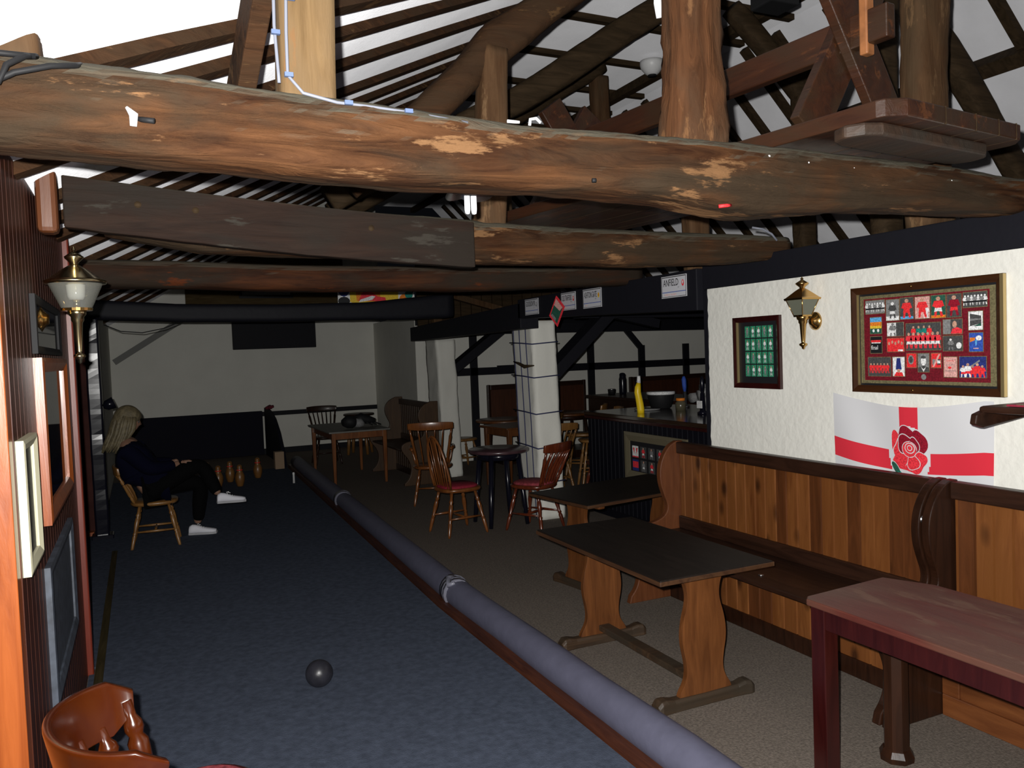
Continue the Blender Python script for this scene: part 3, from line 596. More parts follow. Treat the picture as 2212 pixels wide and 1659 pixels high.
# ============================================================ RIGHT WALL
class Pic:
    def __init__(s,T): s.T=T; s.mb=MB(); s.d=.0
    def poly(s,pts,m,d): s.mb.add([(a,b,d) for a,b in pts],[tuple(range(len(pts)))],m,False,s.T)
    def rect(s,x0,y0,x1,y1,m,d): s.poly([(x0,y0),(x1,y0),(x1,y1),(x0,y1)],m,d)
    def disc(s,x,y,rx,ry,m,d,n=12): s.poly([(x+rx*math.cos(2*PI*j/n),y+ry*math.sin(2*PI*j/n)) for j in range(n)],m,d)
    def man(s,x,y,h,shirt,short,skin,d,wd=1):
        w=h*.17*wd
        s.poly([(x-w,y+h*.78),(x+w,y+h*.78),(x+w*1.5,y+h*.5),(x+w*.9,y+h*.48),(x+w*.8,y+h*.42),(x-w*.8,y+h*.42),(x-w*.9,y+h*.48),(x-w*1.5,y+h*.52)],shirt,d)
        s.poly([(x-w*.8,y+h*.43),(x+w*.8,y+h*.43),(x+w*1.0,y+h*.24),(x,y+h*.27),(x-w*1.0,y+h*.24)],short,d+.0002)
        s.poly([(x-w*.9,y+h*.26),(x-w*.3,y+h*.26),(x-w*.5,y),(x-w*1.0,y)],shirt,d); s.poly([(x+w*.3,y+h*.26),(x+w*.9,y+h*.26),(x+w*1.2,y+h*.02),(x+w*.6,y)],shirt,d)
        s.disc(x,y+h*.88,w*.55,h*.10,skin,d+.0002)
# large frame
FY,FZ=3.146,1.459; FW,FH=.831,.543
t=thing('framed_photo_montage','large brown frame of red-shirted football photographs on maroon mount','picture',(WR,FY,FZ))
m_brfr=wood('brown_gilt_frame',(.075,.03,.012),(.13,.055,.022),None,LOGY,.3,coat=.3,bump=.05)
frame_mesh(RT(),FW,FH,.036,.022,m_brfr).build('frame',m_brfr,t)
mb=MB(); mb.box((FW-.014,.002,.004),(FW+.002,FH-.002,.0255),None,RT()); mb.build('gilt_edge',m_gold,t)
mb=MB(); mb.box((.036,.036,.004),(.040,FH-.036,.020),None,RT()); mb.build('gilt_edge',m_gold,t)
mb=MB(); mb.box((.032,.032,0),(FW-.032,FH-.032,.003),None,RT()); mb.build('black_border',c_blk,t)
mb=MB(); mb.box((.046,.046,.003),(FW-.046,FH-.046,.0042),None,RT()); mb.build('olive_border',c_olive,t)
mb=MB(); mb.box((.070,.062,.0042),(FW-.074,FH-.062,.0054),None,RT()); mb.build('maroon_mount',c_mar,t)
PH=[('team_bw',3.064,2.947,1.864,1.930),('player_bw',2.937,2.861,1.824,1.927),('red1',2.853,2.780,1.827,1.930),('red2',2.769,2.689,1.825,1.929),('red3',2.680,2.606,1.824,1.929),('red4',2.597,2.526,1.824,1.928),('crowd_bw',2.515,2.401,1.864,1.930),('sunset',3.037,2.967,1.761,1.843),('shirt_bw',2.933,2.837,1.745,1.811),('redcrowd',2.934,2.836,1.667,1.733),('team',2.822,2.633,1.673,1.802),('half',2.619,2.523,1.746,1.812),('bw2',2.620,2.522,1.667,1.735),('stadium',2.490,2.422,1.760,1.843),('blue',2.488,2.422,1.662,1.746),('final',3.037,2.967,1.661,1.744),('players',3.053,2.916,1.544,1.638),('kids',2.903,2.834,1.544,1.639),('badge',2.821,2.767,1.588,1.656),('portrait',2.757,2.697,1.567,1.655),('sash',2.684,2.633,1.588,1.655),('pink',2.618,2.551,1.544,1.637),('celeb',2.538,2.408,1.544,1.638)]
rr=random.Random(5)
for nm,y0,y1,z0,z1 in PH:
    W,H=y0-y1,z1-z0; P=Pic(RT(FY-y0,z0-FZ)); D=.0056
    P.rect(-.003,-.003,W+.003,H+.003,c_olive,D); D=.006
    bg={'team_bw':c_gry,'player_bw':c_gry,'red1':c_dgry,'red2':c_pnk,'red3':c_dgreen,'red4':c_dgry,'crowd_bw':c_dgry,'sunset':c_org,'shirt_bw':c_wht,'redcrowd':c_red,'team':c_dgry,'half':c_dgry,'bw2':c_dgry,'stadium':c_wht,'blue':c_blu,'final':c_blk,'players':c_dgry,'kids':c_wht,'badge':c_red,'portrait':c_gry,'sash':c_red,'pink':c_pnk,'celeb':c_navy}[nm]
    P.rect(0,0,W,H,bg,D); e=D+.0004
    if nm in('team_bw','crowd_bw'):
        for k in range(7): P.man(W*(.08+.14*k),H*.12,H*.72,c_wht if k%2==0 else c_gry,c_blk,c_wht,e+.0003*(k%2),1.1)
    elif nm=='player_bw': P.rect(0,0,W,H*.2,c_wht,e); P.man(W*.5,H*.1,H*.8,c_dgry,c_wht,c_wht,e+.0002,1.2)
    elif nm in('red1','red2','red3','red4'):
        if nm=='red2': P.man(W*.75,0,H*.6,c_wht,c_wht,c_skn,e,1.2)
        P.man(W*.5,H*.05,H*.92,c_red if nm!='red4' else c_dred,c_red if nm!='red3' else c_wht,c_skn,e+.0003,1.3)
        if nm in('red1','red3'): P.rect(0,0,W,H*.12,c_lbl if nm=='red1' else c_org,e)
    elif nm=='sunset': P.rect(0,H*.72,W,H,c_lbl,e); P.rect(0,0,W,H*.32,c_dgreen,e); P.rect(0,H*.32,W,H*.48,c_yel,e); P.disc(W*.3,H*.18,W*.1,H*.1,c_wht,e+.0002); P.disc(W*.7,H*.18,W*.1,H*.1,c_wht,e+.0002)
    elif nm=='shirt_bw': P.rect(W*.55,0,W,H,c_dgry,e); P.man(W*.35,0,H,c_gry,c_wht,c_gry,e+.0002,1.4)
    elif nm=='redcrowd':
        for k in range(5): P.disc(W*(.12+.19*k),H*(.62+.1*(k%2)),W*.06,H*.13,c_skn,e); 
        P.rect(W*.65,H*.02,W*.95,H*.16,c_wht,e)
    elif nm=='team':
        for k in range(4): P.man(W*(.22+.155*k),H*.4,H*.52,c_red if k in(0,3) else c_teal,c_red,c_skn,e,.9)
        for k in range(7): P.man(W*(.08+.14*k),H*.06,H*.62,c_rr,c_wht,c_skn,e+.0006,.95)
    elif nm=='half': P.rect(0,0,W*.4,H,c_gry,e); P.poly([(W*.4,0),(W,0),(W,H*.3),(W*.75,H*.45),(W*.5,H*.35)],c_rr,e+.0002); P.disc(W*.62,H*.65,W*.12,H*.25,c_skn,e+.0004)
    elif nm=='bw2': P.man(W*.4,H*.05,H*.8,c_gry,c_dgry,c_wht,e,1.2); P.disc(W*.82,H*.35,W*.14,H*.22,c_wht,e)
    elif nm=='stadium': P.poly([(W*.1,H*.2),(W*.9,H*.35),(W*.9,H*.75),(W*.1,H*.9)],c_dgry,e); P.poly([(W*.1,H*.5),(W*.9,H*.55),(W*.9,H*.6),(W*.1,H*.62)],c_gry,e+.0002); P.poly([(W*.3,H*.2),(W*.9,H*.36),(W*.9,H*.2)],c_dgreen,e+.0002)
    elif nm=='blue': P.poly([(W*.05,H*.5),(W*.4,H*.6),(W*.45,H*.75),(W*.05,H*.75)],c_org,e); P.disc(W*.7,H*.72,W*.22,H*.14,c_wht,e); P.poly([(W*.4,H*.62),(W*.6,H*.62),(W*.52,H*.3),(W*.48,H*.3)],c_lbl,e); P.rect(W*.3,H*.14,W*.7,H*.19,c_pnk,e)
    elif nm=='final': P.rect(W*.05,H*.66,W*.95,H*.80,c_red,e); P.rect(W*.1,H*.60,W*.9,H*.66,c_wht,e)
    elif nm=='players':
        for k in range(6): P.man(W*(.12+.15*k),H*.15,H*.55,c_red,c_red,c_skn,e+.0003*(k%2),1)
    elif nm=='kids': P.poly([(W*.25,H*.35),(W*.75,H*.35),(W*.65,H*.95),(W*.35,H*.95)],c_navy,e); P.poly([(W*.1,0),(W*.9,0),(W*.8,H*.2),(W*.3,H*.22)],c_red,e); P.disc(W*.5,H*.28,W*.14,H*.1,c_skn,e+.0002)
    elif nm=='badge': P.disc(W*.45,H*.55,W*.3,H*.34,c_gry,e); P.disc(W*.45,H*.55,W*.2,H*.24,c_dgry,e+.0002)
    elif nm=='portrait': P.poly([(0,0),(W,0),(W,H*.22),(W*.5,H*.34),(0,H*.22)],c_dgry,e); P.poly([(W*.25,H*.28),(W*.5,0),(W*.75,H*.28),(W*.5,H*.14)],c_wht,e+.0003); P.disc(W*.5,H*.58,W*.25,H*.24,c_wht,e+.0002); P.disc(W*.5,H*.8,W*.24,H*.08,c_dgry,e+.0004)
    elif nm=='sash': P.rect(W*.1,H*.2,W*.4,H*.6,c_gry,e); P.rect(W*.6,H*.2,W*.95,H*.6,c_dgry,e); P.rect(W*.6,H*.3,W*.95,H*.5,c_wht,e+.0001); P.poly([(W*.1,H*.05),(W*.3,H*.05),(W*.95,H*.95),(W*.75,H*.95)],c_pnk,e+.0002)
    elif nm=='pink': P.rect(W*.15,H*.6,W*.85,H*.62,c_gry,e); P.disc(W*.45,H*.47,W*.14,H*.06,c_red,e); P.rect(W*.1,H*.3,W*.9,H*.32,c_gry,e); P.rect(W*.2,H*.8,W*.8,H*.82,c_red,e)
    elif nm=='celeb':
        for k in range(5): P.man(W*(.14+.18*k),0,H*(.6+.1*(k%2)),[c_wht,c_wht,c_red,c_red,c_red][k],c_red,c_skn,e+.0003*(k%2),1.2)
        P.poly([(W*.35,H*.5),(W*.75,H*.85),(W*.78,H*.78),(W*.45,H*.5)],c_gry,e)
    o=P.mb.build('photograph',None,t)
    if nm=='final': text('final',.032,RT(FY-y0+.004,z0-FZ+.018,.0068),c_wht,o,'word',.0001,.85)
mb=MB(); P=Pic(RT(FY-2.727,1.542-FZ)); P.disc(0,0,.014,.014,c_gry,.0062,20); P.mb.build('medal',None,t)
for u,v in ((.37,.018),(.37,FH-.018)):
    mb=MB(); mb.lathe([(0,.005),(1,.004)],(-.02,-u,v),(-.027,-u,v),None,10); mb.build('screw_head',m_brass,t)
# small frame with twenty cards
SY,SZ=4.088,1.455; SW,SH=.41,.44
t=thing('framed_card_set','small dark red-brown frame holding rows of green portrait cards','picture',(WR,SY,SZ))
frame_mesh(RT(),SW,SH,.032,.022,m_redleg).build('frame',m_redleg,t)
mb=MB(); mb.box((.028,.028,0),(SW-.028,SH-.028,.004),None,RT()); mb.build('black_mount',c_blk,t)
mb=MB(); mb.box((.030,.03,.004),(.036,SH-.03,.0205),None,RT()); mb.build('gilt_edge',m_gold,t)
for r in range(4):
    for c in range(5):
        P=Pic(RT(.095+c*.0505,.072+r*.0795)); w,h=.044,.072; P.rect(0,0,w,h,c_card,.005); P.man(w*.5,h*.08,h*.82,c_wht if (r*5+c)%3 else c_gry,c_gry,c_skn,.0053,.8); P.mb.build('portrait_card',None,t)
# flag
def flagd(u,v):
    """u 0..1 left to right, v 0..1 bottom to top -> x offset off the wall"""
    return .010+.006*math.sin(9*u+2.2*v)+.005*math.sin(16*(u-.25*(1-v))+1)*(1-.5*v)+.012*(.5-abs(u-.5))*v
FU,FV=.905,.66; FLY,FLZ=3.282,.86
def ftop(u): return 1.449-.052*math.sin(PI*min(1,u*1.05))+(-.012)*u   # sagging hem, pinned at both corners
def fpt(u,v,off=0):
    z=lerp(FLZ-.03*math.sin(PI*u)*1.0,ftop(u),v)
    return (-(flagd(u,v)+off),-u*FU,z-FLZ)
t=thing('england_flag','white flag with red cross and rose pinned below the large frame','flag',(WR,FLY,FLZ))
mb=MB(); NU,NV=110,90
vu=lambda u,v:None
xs=[i/NU for i in range(NU+1)]; vs_=[j/NV for j in range(NV+1)]
vs=[fpt(u,v) for v in vs_ for u in xs]+[fpt(u,v,-.0012) for v in vs_ for u in xs]
mb.v=vs; W1=NU+1; c_flag=mat('flag_white_cloth',(.60,.60,.62),.9,spec=.1)
c_flagr=mat('flag_red_cloth',(.62,.03,.05),.9,spec=.1)
mb.mi(c_flag); mb.mi(c_flagr)
for j in range(NV):
    for i in range(NU):
        uc,vc=(i+.5)/NU,(j+.5)/NV
        red=abs(uc-.52)<.058 or abs(vc-.51)<.090
        if ((uc-.52)/.135)**2+((vc-.56)/.27)**2<1: red=False
        a=j*W1+i; f=(a,a+1,a+1+W1,a+W1); k=1 if red else 0; o=W1*(NV+1)
        mb.f.append(f); mb.m.append(k); mb.sm.append(True); mb.f.append(tuple(o+q for q in reversed(f))); mb.m.append(k); mb.sm.append(True)
mb.build('cloth',None,t)
mb=MB()
def rp(pts,m,off):  # rose polygons in local (a,b), centre (0,0), unit ~ 1
    vv=[fpt(.525+a*.108,.61+b*.19,off+.001) for a,b in pts]; c=tuple(sum(q[k] for q in vv)/len(vv) for k in range(3))
    n=len(vv); mb.add(vv+[c],[(i,(i+1)%n,n) for i in range(n)],m)
def blob(cx,cy,rx,ry,rot=0,lob=3,am=.12,n=26): 
    o=[]
    for j in range(n):
        a=2*PI*j/n; r=1+am*math.cos(lob*a+.6); x,y=rx*r*math.cos(a),ry*r*math.sin(a); o.append((cx+x*math.cos(rot)-y*math.sin(rot),cy+x*math.sin(rot)+y*math.cos(rot)))
    return o
c_fw=c_flag
def outl(b,m,off,s=1.10):
    cx=sum(p[0] for p in b)/len(b); cy=sum(p[1] for p in b)/len(b)
    rp([(cx+(p[0]-cx)*s,cy+(p[1]-cy)*s) for p in b],c_fw,off); rp(b,m,off+.0006)
outl(blob(-.78,.35,.34,.55,.1),c_rr,.0012); outl(blob(-.18,.82,.46,.34),c_dred,.0018); outl(blob(.62,.40,.42,.60,.3),c_dred,.0018)
outl(blob(-.42,-.05,.5,.58,.3,4),c_rr,.0026); outl(blob(-.42,-.55,.66,.36,-.25),c_rr,.0026); outl(blob(.42,-.55,.62,.42,.5,4),c_rr,.0030); outl(blob(.72,-.35,.32,.36,.4),c_rr,.0028); outl(blob(.25,-.50,.36,.34,0),c_rr,.0036)
outl(blob(-.22,.34,.46,.42,.2),c_dred,.0034); outl(blob(.30,.26,.30,.38,0),c_dred,.0036); outl(blob(.04,.10,.40,.36,0,2,.05),c_rr,.0042); outl(blob(.08,.16,.25,.22,0,2,.05),c_rr,.0050,1.2); outl(blob(.08,.17,.11,.10,0,2,.05),c_rr,.0058,1.4)
for b,m in ((blob(-.85,-.88,.34,.17,-.8,2,.1),c_dgreen),(blob(-.60,-1.12,.30,.13,-.7,2,.1),c_teal),(blob(.12,-1.28,.55,.12,.15,2,.1),c_teal),(blob(.55,-1.38,.40,.15,-.35,2,.1),c_dgreen)): outl(b,m,.0040,1.15)
mb.build('rose_emblem',None,t)
# street signs on the lintel
def sign(y0,y1,z0,z1,words,badge,foot,label,post_=''):
    W,H=y0-y1,z1-z0; t=thing('street_sign',label,'sign',(3.418,y0,z0)); T=RT()
    mb=MB(); mb.box((0,0,0),(W,H,.004),None,T); mb.build('plate',mat('enamel_white',(.6,.6,.64),.5),t)
    mb=MB(); b=.006
    for a in ((.005,.005,W-.005,.005+b*.6),(.005,H-.011,W-.005,H-.005),(.005,.005,.009,H-.005),(W-.009,.005,W-.005,H-.005)): mb.box((a[0],a[1],.004),(a[2],a[3],.005),None,T)
    mb.build('border',c_dgry,t)
    mb=MB(); mb.box((.01,H*.245,.004),(W-.01,H*.275,.005),None,T); mb.build('blue_line',c_blu,t)
    n=len(words); size=min(.052,(W*.70)/max(1,n)*1.55)
    text(words,.070,RT(W*.08,H*.54,.0045),c_blk,t,'lettering',.0004,min(1,W*.66/(n*.042)))
    if post_: text(post_,.016,RT(W*.66,H*.42,.0045),c_gry,t,'lettering',.0003)
    P=Pic(RT(W*.86,H*.62,.0045)); P.disc(0,0,.014,.022,badge,.0,14); P.disc(0,.004,.007,.012,c_wht if badge!=c_yel else c_org,.0004,10); P.mb.build('club_badge',None,t)
    if foot: text(foot,.019,RT(W*.12,H*.10,.0045),c_pnk if badge!=c_blu else c_gry,t,'lettering',.0003,.8)
sign(4.82,4.53,2.07,2.222,'ANFIELD',c_rr,'HOME OF THE REDS','white football street sign nearest the white wall, reading ANFIELD','L4')
sign(5.945,5.65,2.068,2.225,'ASHTON GATE',c_yel,'CITY','white street sign on the black beam with a yellow badge','BS3')
sign(6.333,6.075,2.073,2.226,'OLD TRAFFORD',c_rr,'UNITED','white street sign with a small red badge, third from the white wall','M16')
sign(7.07,6.785,2.073,2.222,'GOODISON PK',c_gry,'','white street sign farthest along the black beam, above the roped pillar','L4')
t=thing('hanging_pennant','red and grey diamond-shaped card hanging by one corner above the roped pillar','pennant',(3.36,6.31,2.07))
T=fr((0,0,0),(.25,-.97,0),(0,0,1)); P=Pic(T)
mb=MB(); mb.add([(-.10,-.035,0),(0,-.135,0),(.10,.035,0),(0,.135,0),(-.10,-.035,.008),(0,-.135,.008),(.10,.035,.008),(0,.135,.008)],[(0,3,2,1),(4,5,6,7),(0,1,5,4),(1,2,6,5),(2,3,7,6),(3,0,4,7)],None,False,T); mb.build('card',c_rr,t)
P.poly([(-.08,-.028),(0,-.11),(.08,.028),(0,.11)],c_dgreen,.0085); P.poly([(-.03,.055),(.04,.0),(.078,.028),(0,.11)],c_pnk,.009); P.poly([(-.078,-.028),(-.02,-.088),(-.01,-.06),(-.055,-.02)],c_gry,.009); P.mb.build('printed_face',None,t)
# shelf bracket with bar towel at the right edge
t=thing('wall_shelf','dark curved-edge shelf jutting from the right wall beside the flag','shelf',(WR,2.0,1.46))
mb=MB(); mb.box((-.47,-.85,-.028),(0,.12,.0)); mb.build('shelf_board',m_dark,t,bevel=.012)
mb=MB(); mb.prism([(-.50,.0),(-.42,.02),(-.15,.02),(-.15,-.025),(-.46,-.055),(-.51,-.04)],.03,fr((0,.13,-.03),(1,0,0),(0,0,1)),None); mb.build('shelf_end',m_dark,t,bevel=.006)
mb=MB(); mb.prism([(0,-.03),(-.34,-.03),(-.34,-.07),(-.10,-.36),(0,-.36)],.03,fr((0,-.05,0),(1,0,0),(0,0,1)),None); mb.build('bracket',m_dark,t,bevel=.005)
m_towel=mat('maroon_bar_towel_cloth',(.22,.01,.03),.95,noise_amt=.2,nscale=80)
t=thing('bar_towel','maroon and grey bar towel laid on the dark shelf at the right edge','towel',(3.2,1.8,1.461))
mb=MB(); mb.box((-.20,-.35,0),(.15,.22,.008)); mb.build('towel_cloth',m_towel,t,bevel=.003)
mb=MB(); 
for y in (-.25,-.02,.12): mb.box((-.2,y,.008),(.15,y+.06,.0095))
mb.build('grey_bands',c_olive,t)
# ============================================================ BENCHES
pv=[m_pine,wood('knotty_pine_light',(.27,.105,.032),(.50,.215,.072),(.36,.15,.045),LOGZ,.42,coat=.15,knots=6,bump=.15),wood('knotty_pine_dark',(.12,.045,.014),(.24,.09,.03),None,LOGZ,.42,coat=.15,knots=5,bump=.15)]
ENDP=[(0,0),(0,1.075),(-.05,1.075),(-.11,1.05),(-.165,.98),(-.195,.90),(-.195,.80),(-.165,.71),(-.135,.64),(-.145,.585),(-.20,.545),(-.30,.525),(-.40,.515),(-.475,.505),(-.505,.48),(-.505,.44),(-.475,.40),(-.43,.34),(-.395,.26),(-.385,.18),(-.41,.10),(-.455,.05),(-.47,0)]
SETTLE_END=[(0,0),(0,1.10),(-.10,1.10),(-.20,1.06),(-.27,.98),(-.28,.88),(-.24,.78),(-.20,.70),(-.22,.64),(-.30,.60),(-.42,.585),(-.50,.56),(-.53,.50),(-.50,.43),(-.44,.36),(-.40,.27),(-.40,.17),(-.44,.08),(-.50,.03),(-.50,0)]
ENDP=ENDP[:2]+smooth(ENDP[2:-1])+[ENDP[-1]]; SETTLE_END=SETTLE_END[:2]+smooth(SETTLE_END[2:-1])+[SETTLE_END[-1]]
def bench(label,loc,rz,L,ends,mend,planks=True,group=None,prof=None,name='settle_bench',tone=None,seatm=None,lower='planks',endnear=None,cat='bench'):
    t=thing(name,label,cat,loc,rz,group); prof=prof or ENDP; tn=tone or pv
    T=lambda y: fr((0,y,0),(1,0,0),(0,0,1))
    mb=MB(); mb.prism(prof,.045,T(.045),None); mb.build('end_panel',endnear or mend,t,bevel=.006)
    mb=MB(); mb.prism(prof,.045,T(L),None); mb.build('end_panel',mend,t,bevel=.006)
    sm=seatm or m_dark
    mb=MB(); mb.box((-.49,.045,.445),(-.03,L-.045,.47)); mb.build('seat',sm,t,bevel=.006)
    mb=MB(); mb.box((-.06,.045,.99),(.0,L-.045,1.07)); mb.build('top_rail',sm,t,bevel=.008)
    mb=MB(); mb.box((-.05,.045,.47),(-.02,L-.045,.555)); mb.build('back_lower_rail',sm,t,bevel=.005)
    rr=random.Random(int(L*100)); mb=MB(); y=.045; 
    while y<L-.05:
        y2=min(y+.088,L-.045); m=tn[rr.choice([0,0,1,1,0,2])]; g=.0022
        mb.add([(-.018,y+g,.55),(-.03,y+.006,.55),(-.03,y2-.006,.55),(-.018,y2-g,.55),(-.018,y+g,1.0),(-.03,y+.006,1.0),(-.03,y2-.006,1.0),(-.018,y2-g,1.0)],[(1,0,4,5),(2,1,5,6),(3,2,6,7)],m)
        y=y2
    mb.box((-.018,.045,.5),(-.004,L-.045,1.0),tn[2]); mb.build('back_planks',None,t)
    if lower=='planks':
        mb=MB(); y=.045
        while y<L-.05:
            y2=min(y+.10,L-.045); m=tn[rr.choice([0,0,2,1])]
            mb.add([(-.118,y+.002,.09),(-.13,y+.006,.09),(-.13,y2-.006,.09),(-.118,y2-.002,.09),(-.118,y+.002,.445),(-.13,y+.006,.445),(-.13,y2-.006,.445),(-.118,y2-.002,.445)],[(1,0,4,5),(2,1,5,6),(3,2,6,7)],m)
            y=y2
        mb.box((-.118,.045,.09),(-.104,L-.045,.445),tn[2]); mb.build('base_planks',None,t)
        mb=MB(); mb.box((-.14,.045,0),(-.10,L-.045,.095)); mb.build('plinth',m_darkz,t,bevel=.004)
    else:
        mb=MB(); mb.box((-.13,.045,0),(-.10,L-.045,.10)); mb.box((-.13,.045,.10),(-.10,.13,.445)); mb.box((-.13,L-.13,.10),(-.10,L-.045,.445)); mb.box((-.13,.13,.39),(-.10,L-.13,.445)); mb.build('base_frame',m_pinep,t,bevel=.004)
        mb=MB(); mb.box((-.117,.13,.10),(-.104,L-.13,.39)); mb.build('base_panel',m_pinep,t)
    return t
b=bench('long pine-planked bench with dark rails along the white wall under the flag',(3.40,2.575,0),0,2.075,None,m_redwood,endnear=m_darkz)
mb=MB(); mb.lathe([(0,.018),(1,.017)],(-.17,-.002,.90),(-.17,.0,.90),None,14); mb.build('round_badge',m_steel,b)
bench('second pine-planked bench at the right edge, next to the long one',(3.40,.35,0),0,2.215,None,m_darkz,lower='panel')
mb=MB(); mb.lathe([(0,.016),(1,.015)],(3.02,3.42,.4705),(3.02,3.42,.4735),None,14); solo('bottle_cap',mb,m_steel,'small silvery cap lying on the long bench seat','bottle cap')
# settle by the far pillar
tn2=[wood('brown_settle_planks',(.09,.045,.014),(.16,.085,.03),None,LOGZ,.5,bump=.1)]*3
bench('old pine high-backed settle standing in front of the farther pillar',(3.60,10.25,0),0,1.65,None,tn2[0],prof=SETTLE_END,tone=tn2,seatm=wood('settle_seat',(.05,.022,.01),(.1,.05,.02),None,LOGY,.5),name='settle',cat='settle')
tn3=[wood('dull_red_bench_planks',(.10,.035,.014),(.17,.06,.022),None,LOGZ,.5,bump=.1)]*3
bench('dark bench with panelled back on the far wall behind the roped pillar',(5.05,11.93,0),-PI/2,1.80,None,m_darkz,tone=tn3,name='wall_bench').location.z=.12
bench('dark bench with panelled back on the far wall behind the bar counter',(7.75,11.93,0),-PI/2,2.0,None,m_darkz,tone=tn3,name='wall_bench').location.z=.12
mb=MB(); mb.box((4.95,11.2,0),(9.8,11.92,.12)); solo('platform',mb,m_darkz,'low dark platform under the two far benches','platform')
# ============================================================ TABLES
LEGP=[(-.155,.05),(-.15,.075),(-.118,.12),(-.105,.17),(-.112,.23),(-.128,.30),(-.13,.36),(-.118,.43),(-.098,.49),(-.092,.54),(-.105,.60),(-.13,.635),(-.135,.65)]
LEGP=[LEGP[0]]+smooth(LEGP)+[LEGP[-1]]
def trestle(label,loc,rz,L,W,feet,group=None,h=.68):
    """long axis local Y; feet = local y positions of the two trestles"""
    t=thing('trestle_table',label,'table',loc,rz,group); s=h/.68
    mb=MB(); mb.box((-W/2,-L/2,h-.026),(W/2,L/2,h)); mb.build('tabletop',m_ttop,t,bevel=.006)
    mb=MB(); 
    for a in (((-W/2-.004,-L/2-.004,h-.027),(-W/2+.001,L/2+.004,h-.006)),((W/2-.001,-L/2-.004,h-.027),(W/2+.004,L/2+.004,h-.006)),((-W/2,-L/2-.004,h-.027),(W/2,-L/2+.001,h-.006)),((-W/2,L/2-.001,h-.027),(W/2,L/2+.004,h-.006))): mb.box(*a)
    mb.build('edging',m_tedge,t,bevel=.002)
    for fy in feet:
        mb=MB(); mb.box((-W*.40,fy-.03,h-.065),(W*.40,fy+.03,h-.026)); mb.build('cross_rail',m_oak,t,bevel=.012)
        P=[(x,z*s) for x,z in LEGP]+[(-x,z*s) for x,z in reversed(LEGP)]
        mb=MB(); mb.prism(P,.03,fr((0,fy+.015,0),(1,0,0),(0,0,1)),None); mb.build('leg_board',m_oak,t,bevel=.004)
        mb=MB(); R=[]
        for x,z,w in ((-.29,.018,.02),(-.285,.045,.034),(-.265,.066,.040),(-.235,.068,.036),(-.19,.058,.032),(0,.055,.032),(.19,.058,.032),(.235,.068,.036),(.265,.066,.040),(.285,.045,.034),(.29,.018,.02)):
            R.append([(x,fy-w,0),(x,fy+w,0),(x,fy+w,z*.8),(x,fy+w*.7,z),(x,fy-w*.7,z),(x,fy-w,z*.8)])
        mb.rings(R,None,False); mb.build('foot',m_oakd,t,bevel=.006)
    mb=MB(); mb.box((-.035,min(feet)+.015,.075),(.035,max(feet)-.015,.11)); mb.build('stretcher',m_oakd,t,bevel=.006)
    return t
trestle('dark-topped trestle table with shaped oak legs, in front of the long bench',(2.415,3.645,0),0,1.25,.66,(-.49,.46))
trestle('second dark trestle table standing crosswise beyond the long bench',(3.24,5.17,0),math.radians(-81),1.2,.70,(-.42,.42))
# red table
t=thing('red_table','worn dark red table at the bottom right in front of the benches','table',(2.59,1.60,0)); h=.74
P=[(-.285,-.9),(.275,-.9),(.275,.63),(.19,.815),(-.255,.785),(-.285,.76)]
mb=MB(); mb.prism(P,.026,fr((0,0,h-.026),(1,0,0),(0,1,0)),None); mb.build('tabletop',m_redtab,t,bevel=.005)
mb=MB(); mb.box((-.245,-.85,h-.115),(-.225,.75,h-.026)); mb.box((.215,-.85,h-.115),(.235,.65,h-.026)); mb.box((-.245,.735,h-.115),(.18,.755,h-.026)); mb.build('apron',m_redleg,t,bevel=.002)
for x,y in ((-.215,.74),(-.215,-.82),(.2,-.82)):
    mb=MB(); mb.box((x-.035,y-.035,0),(x+.035,y+.035,h-.026)); mb.build('leg',m_redleg,t,bevel=.004)
mb=MB(); q=lambda r,z:[(.175+r*math.cos(PI/8+2*PI*j/8),.745+r*math.sin(PI/8+2*PI*j/8),z) for j in range(8)]
mb.rings([q(.05,0.0),q(.068,.0),q(.070,.022),q(.056,.045),q(.050,.05),q(.048,h-.026)],None,False); l=mb.build('leg',m_darkz,t); l['label']='octagonal leg with a spreading dusty foot'
# round black table
def roundtable(label,loc,r,h,mt,ml,nleg=4,name='round_table',spread=.06,legr=.025,a0=.8,cat='table',group=None):
    t=thing(name,label,cat,loc,0,group)
    mb=MB(); mb.lathe([(0,r-.012),(.2,r),(.8,r),(1,r-.01)],(0,0,h-.035),(0,0,h),None,40); mb.build('tabletop' if cat=='table' else 'seat',mt,t)
    mb=MB(); rr_=r*.72; mb.rings([[(math.cos(2*PI*j/32)*q,math.sin(2*PI*j/32)*q,z) for j in range(32)] for q,z in ((rr_-.02,h-.035),(rr_-.02,h-.10),(rr_,h-.10),(rr_,h-.035))],None); mb.build('apron',ml,t)
    for k in range(nleg):
        a=a0+2*PI*k/nleg; mb=MB(); c,s_=math.cos(a),math.sin(a); mb.lathe([(0,legr*.8),(.3,legr),(1,legr*1.1)],(c*(rr_+spread),s_*(rr_+spread),0),(c*(rr_-.02),s_*(rr_-.02),h-.036),None,10); mb.build('leg',ml,t)
    return t
m_rtt=mat('dark_plum_table_top',(.06,.03,.035),.3,coat=.2,noise_amt=.4,nscale=10)
roundtable('black round table between the hoop-back chair and the red slat-back chair',(3.25,7.47,0),.31,.76,m_rtt,m_blackgl)
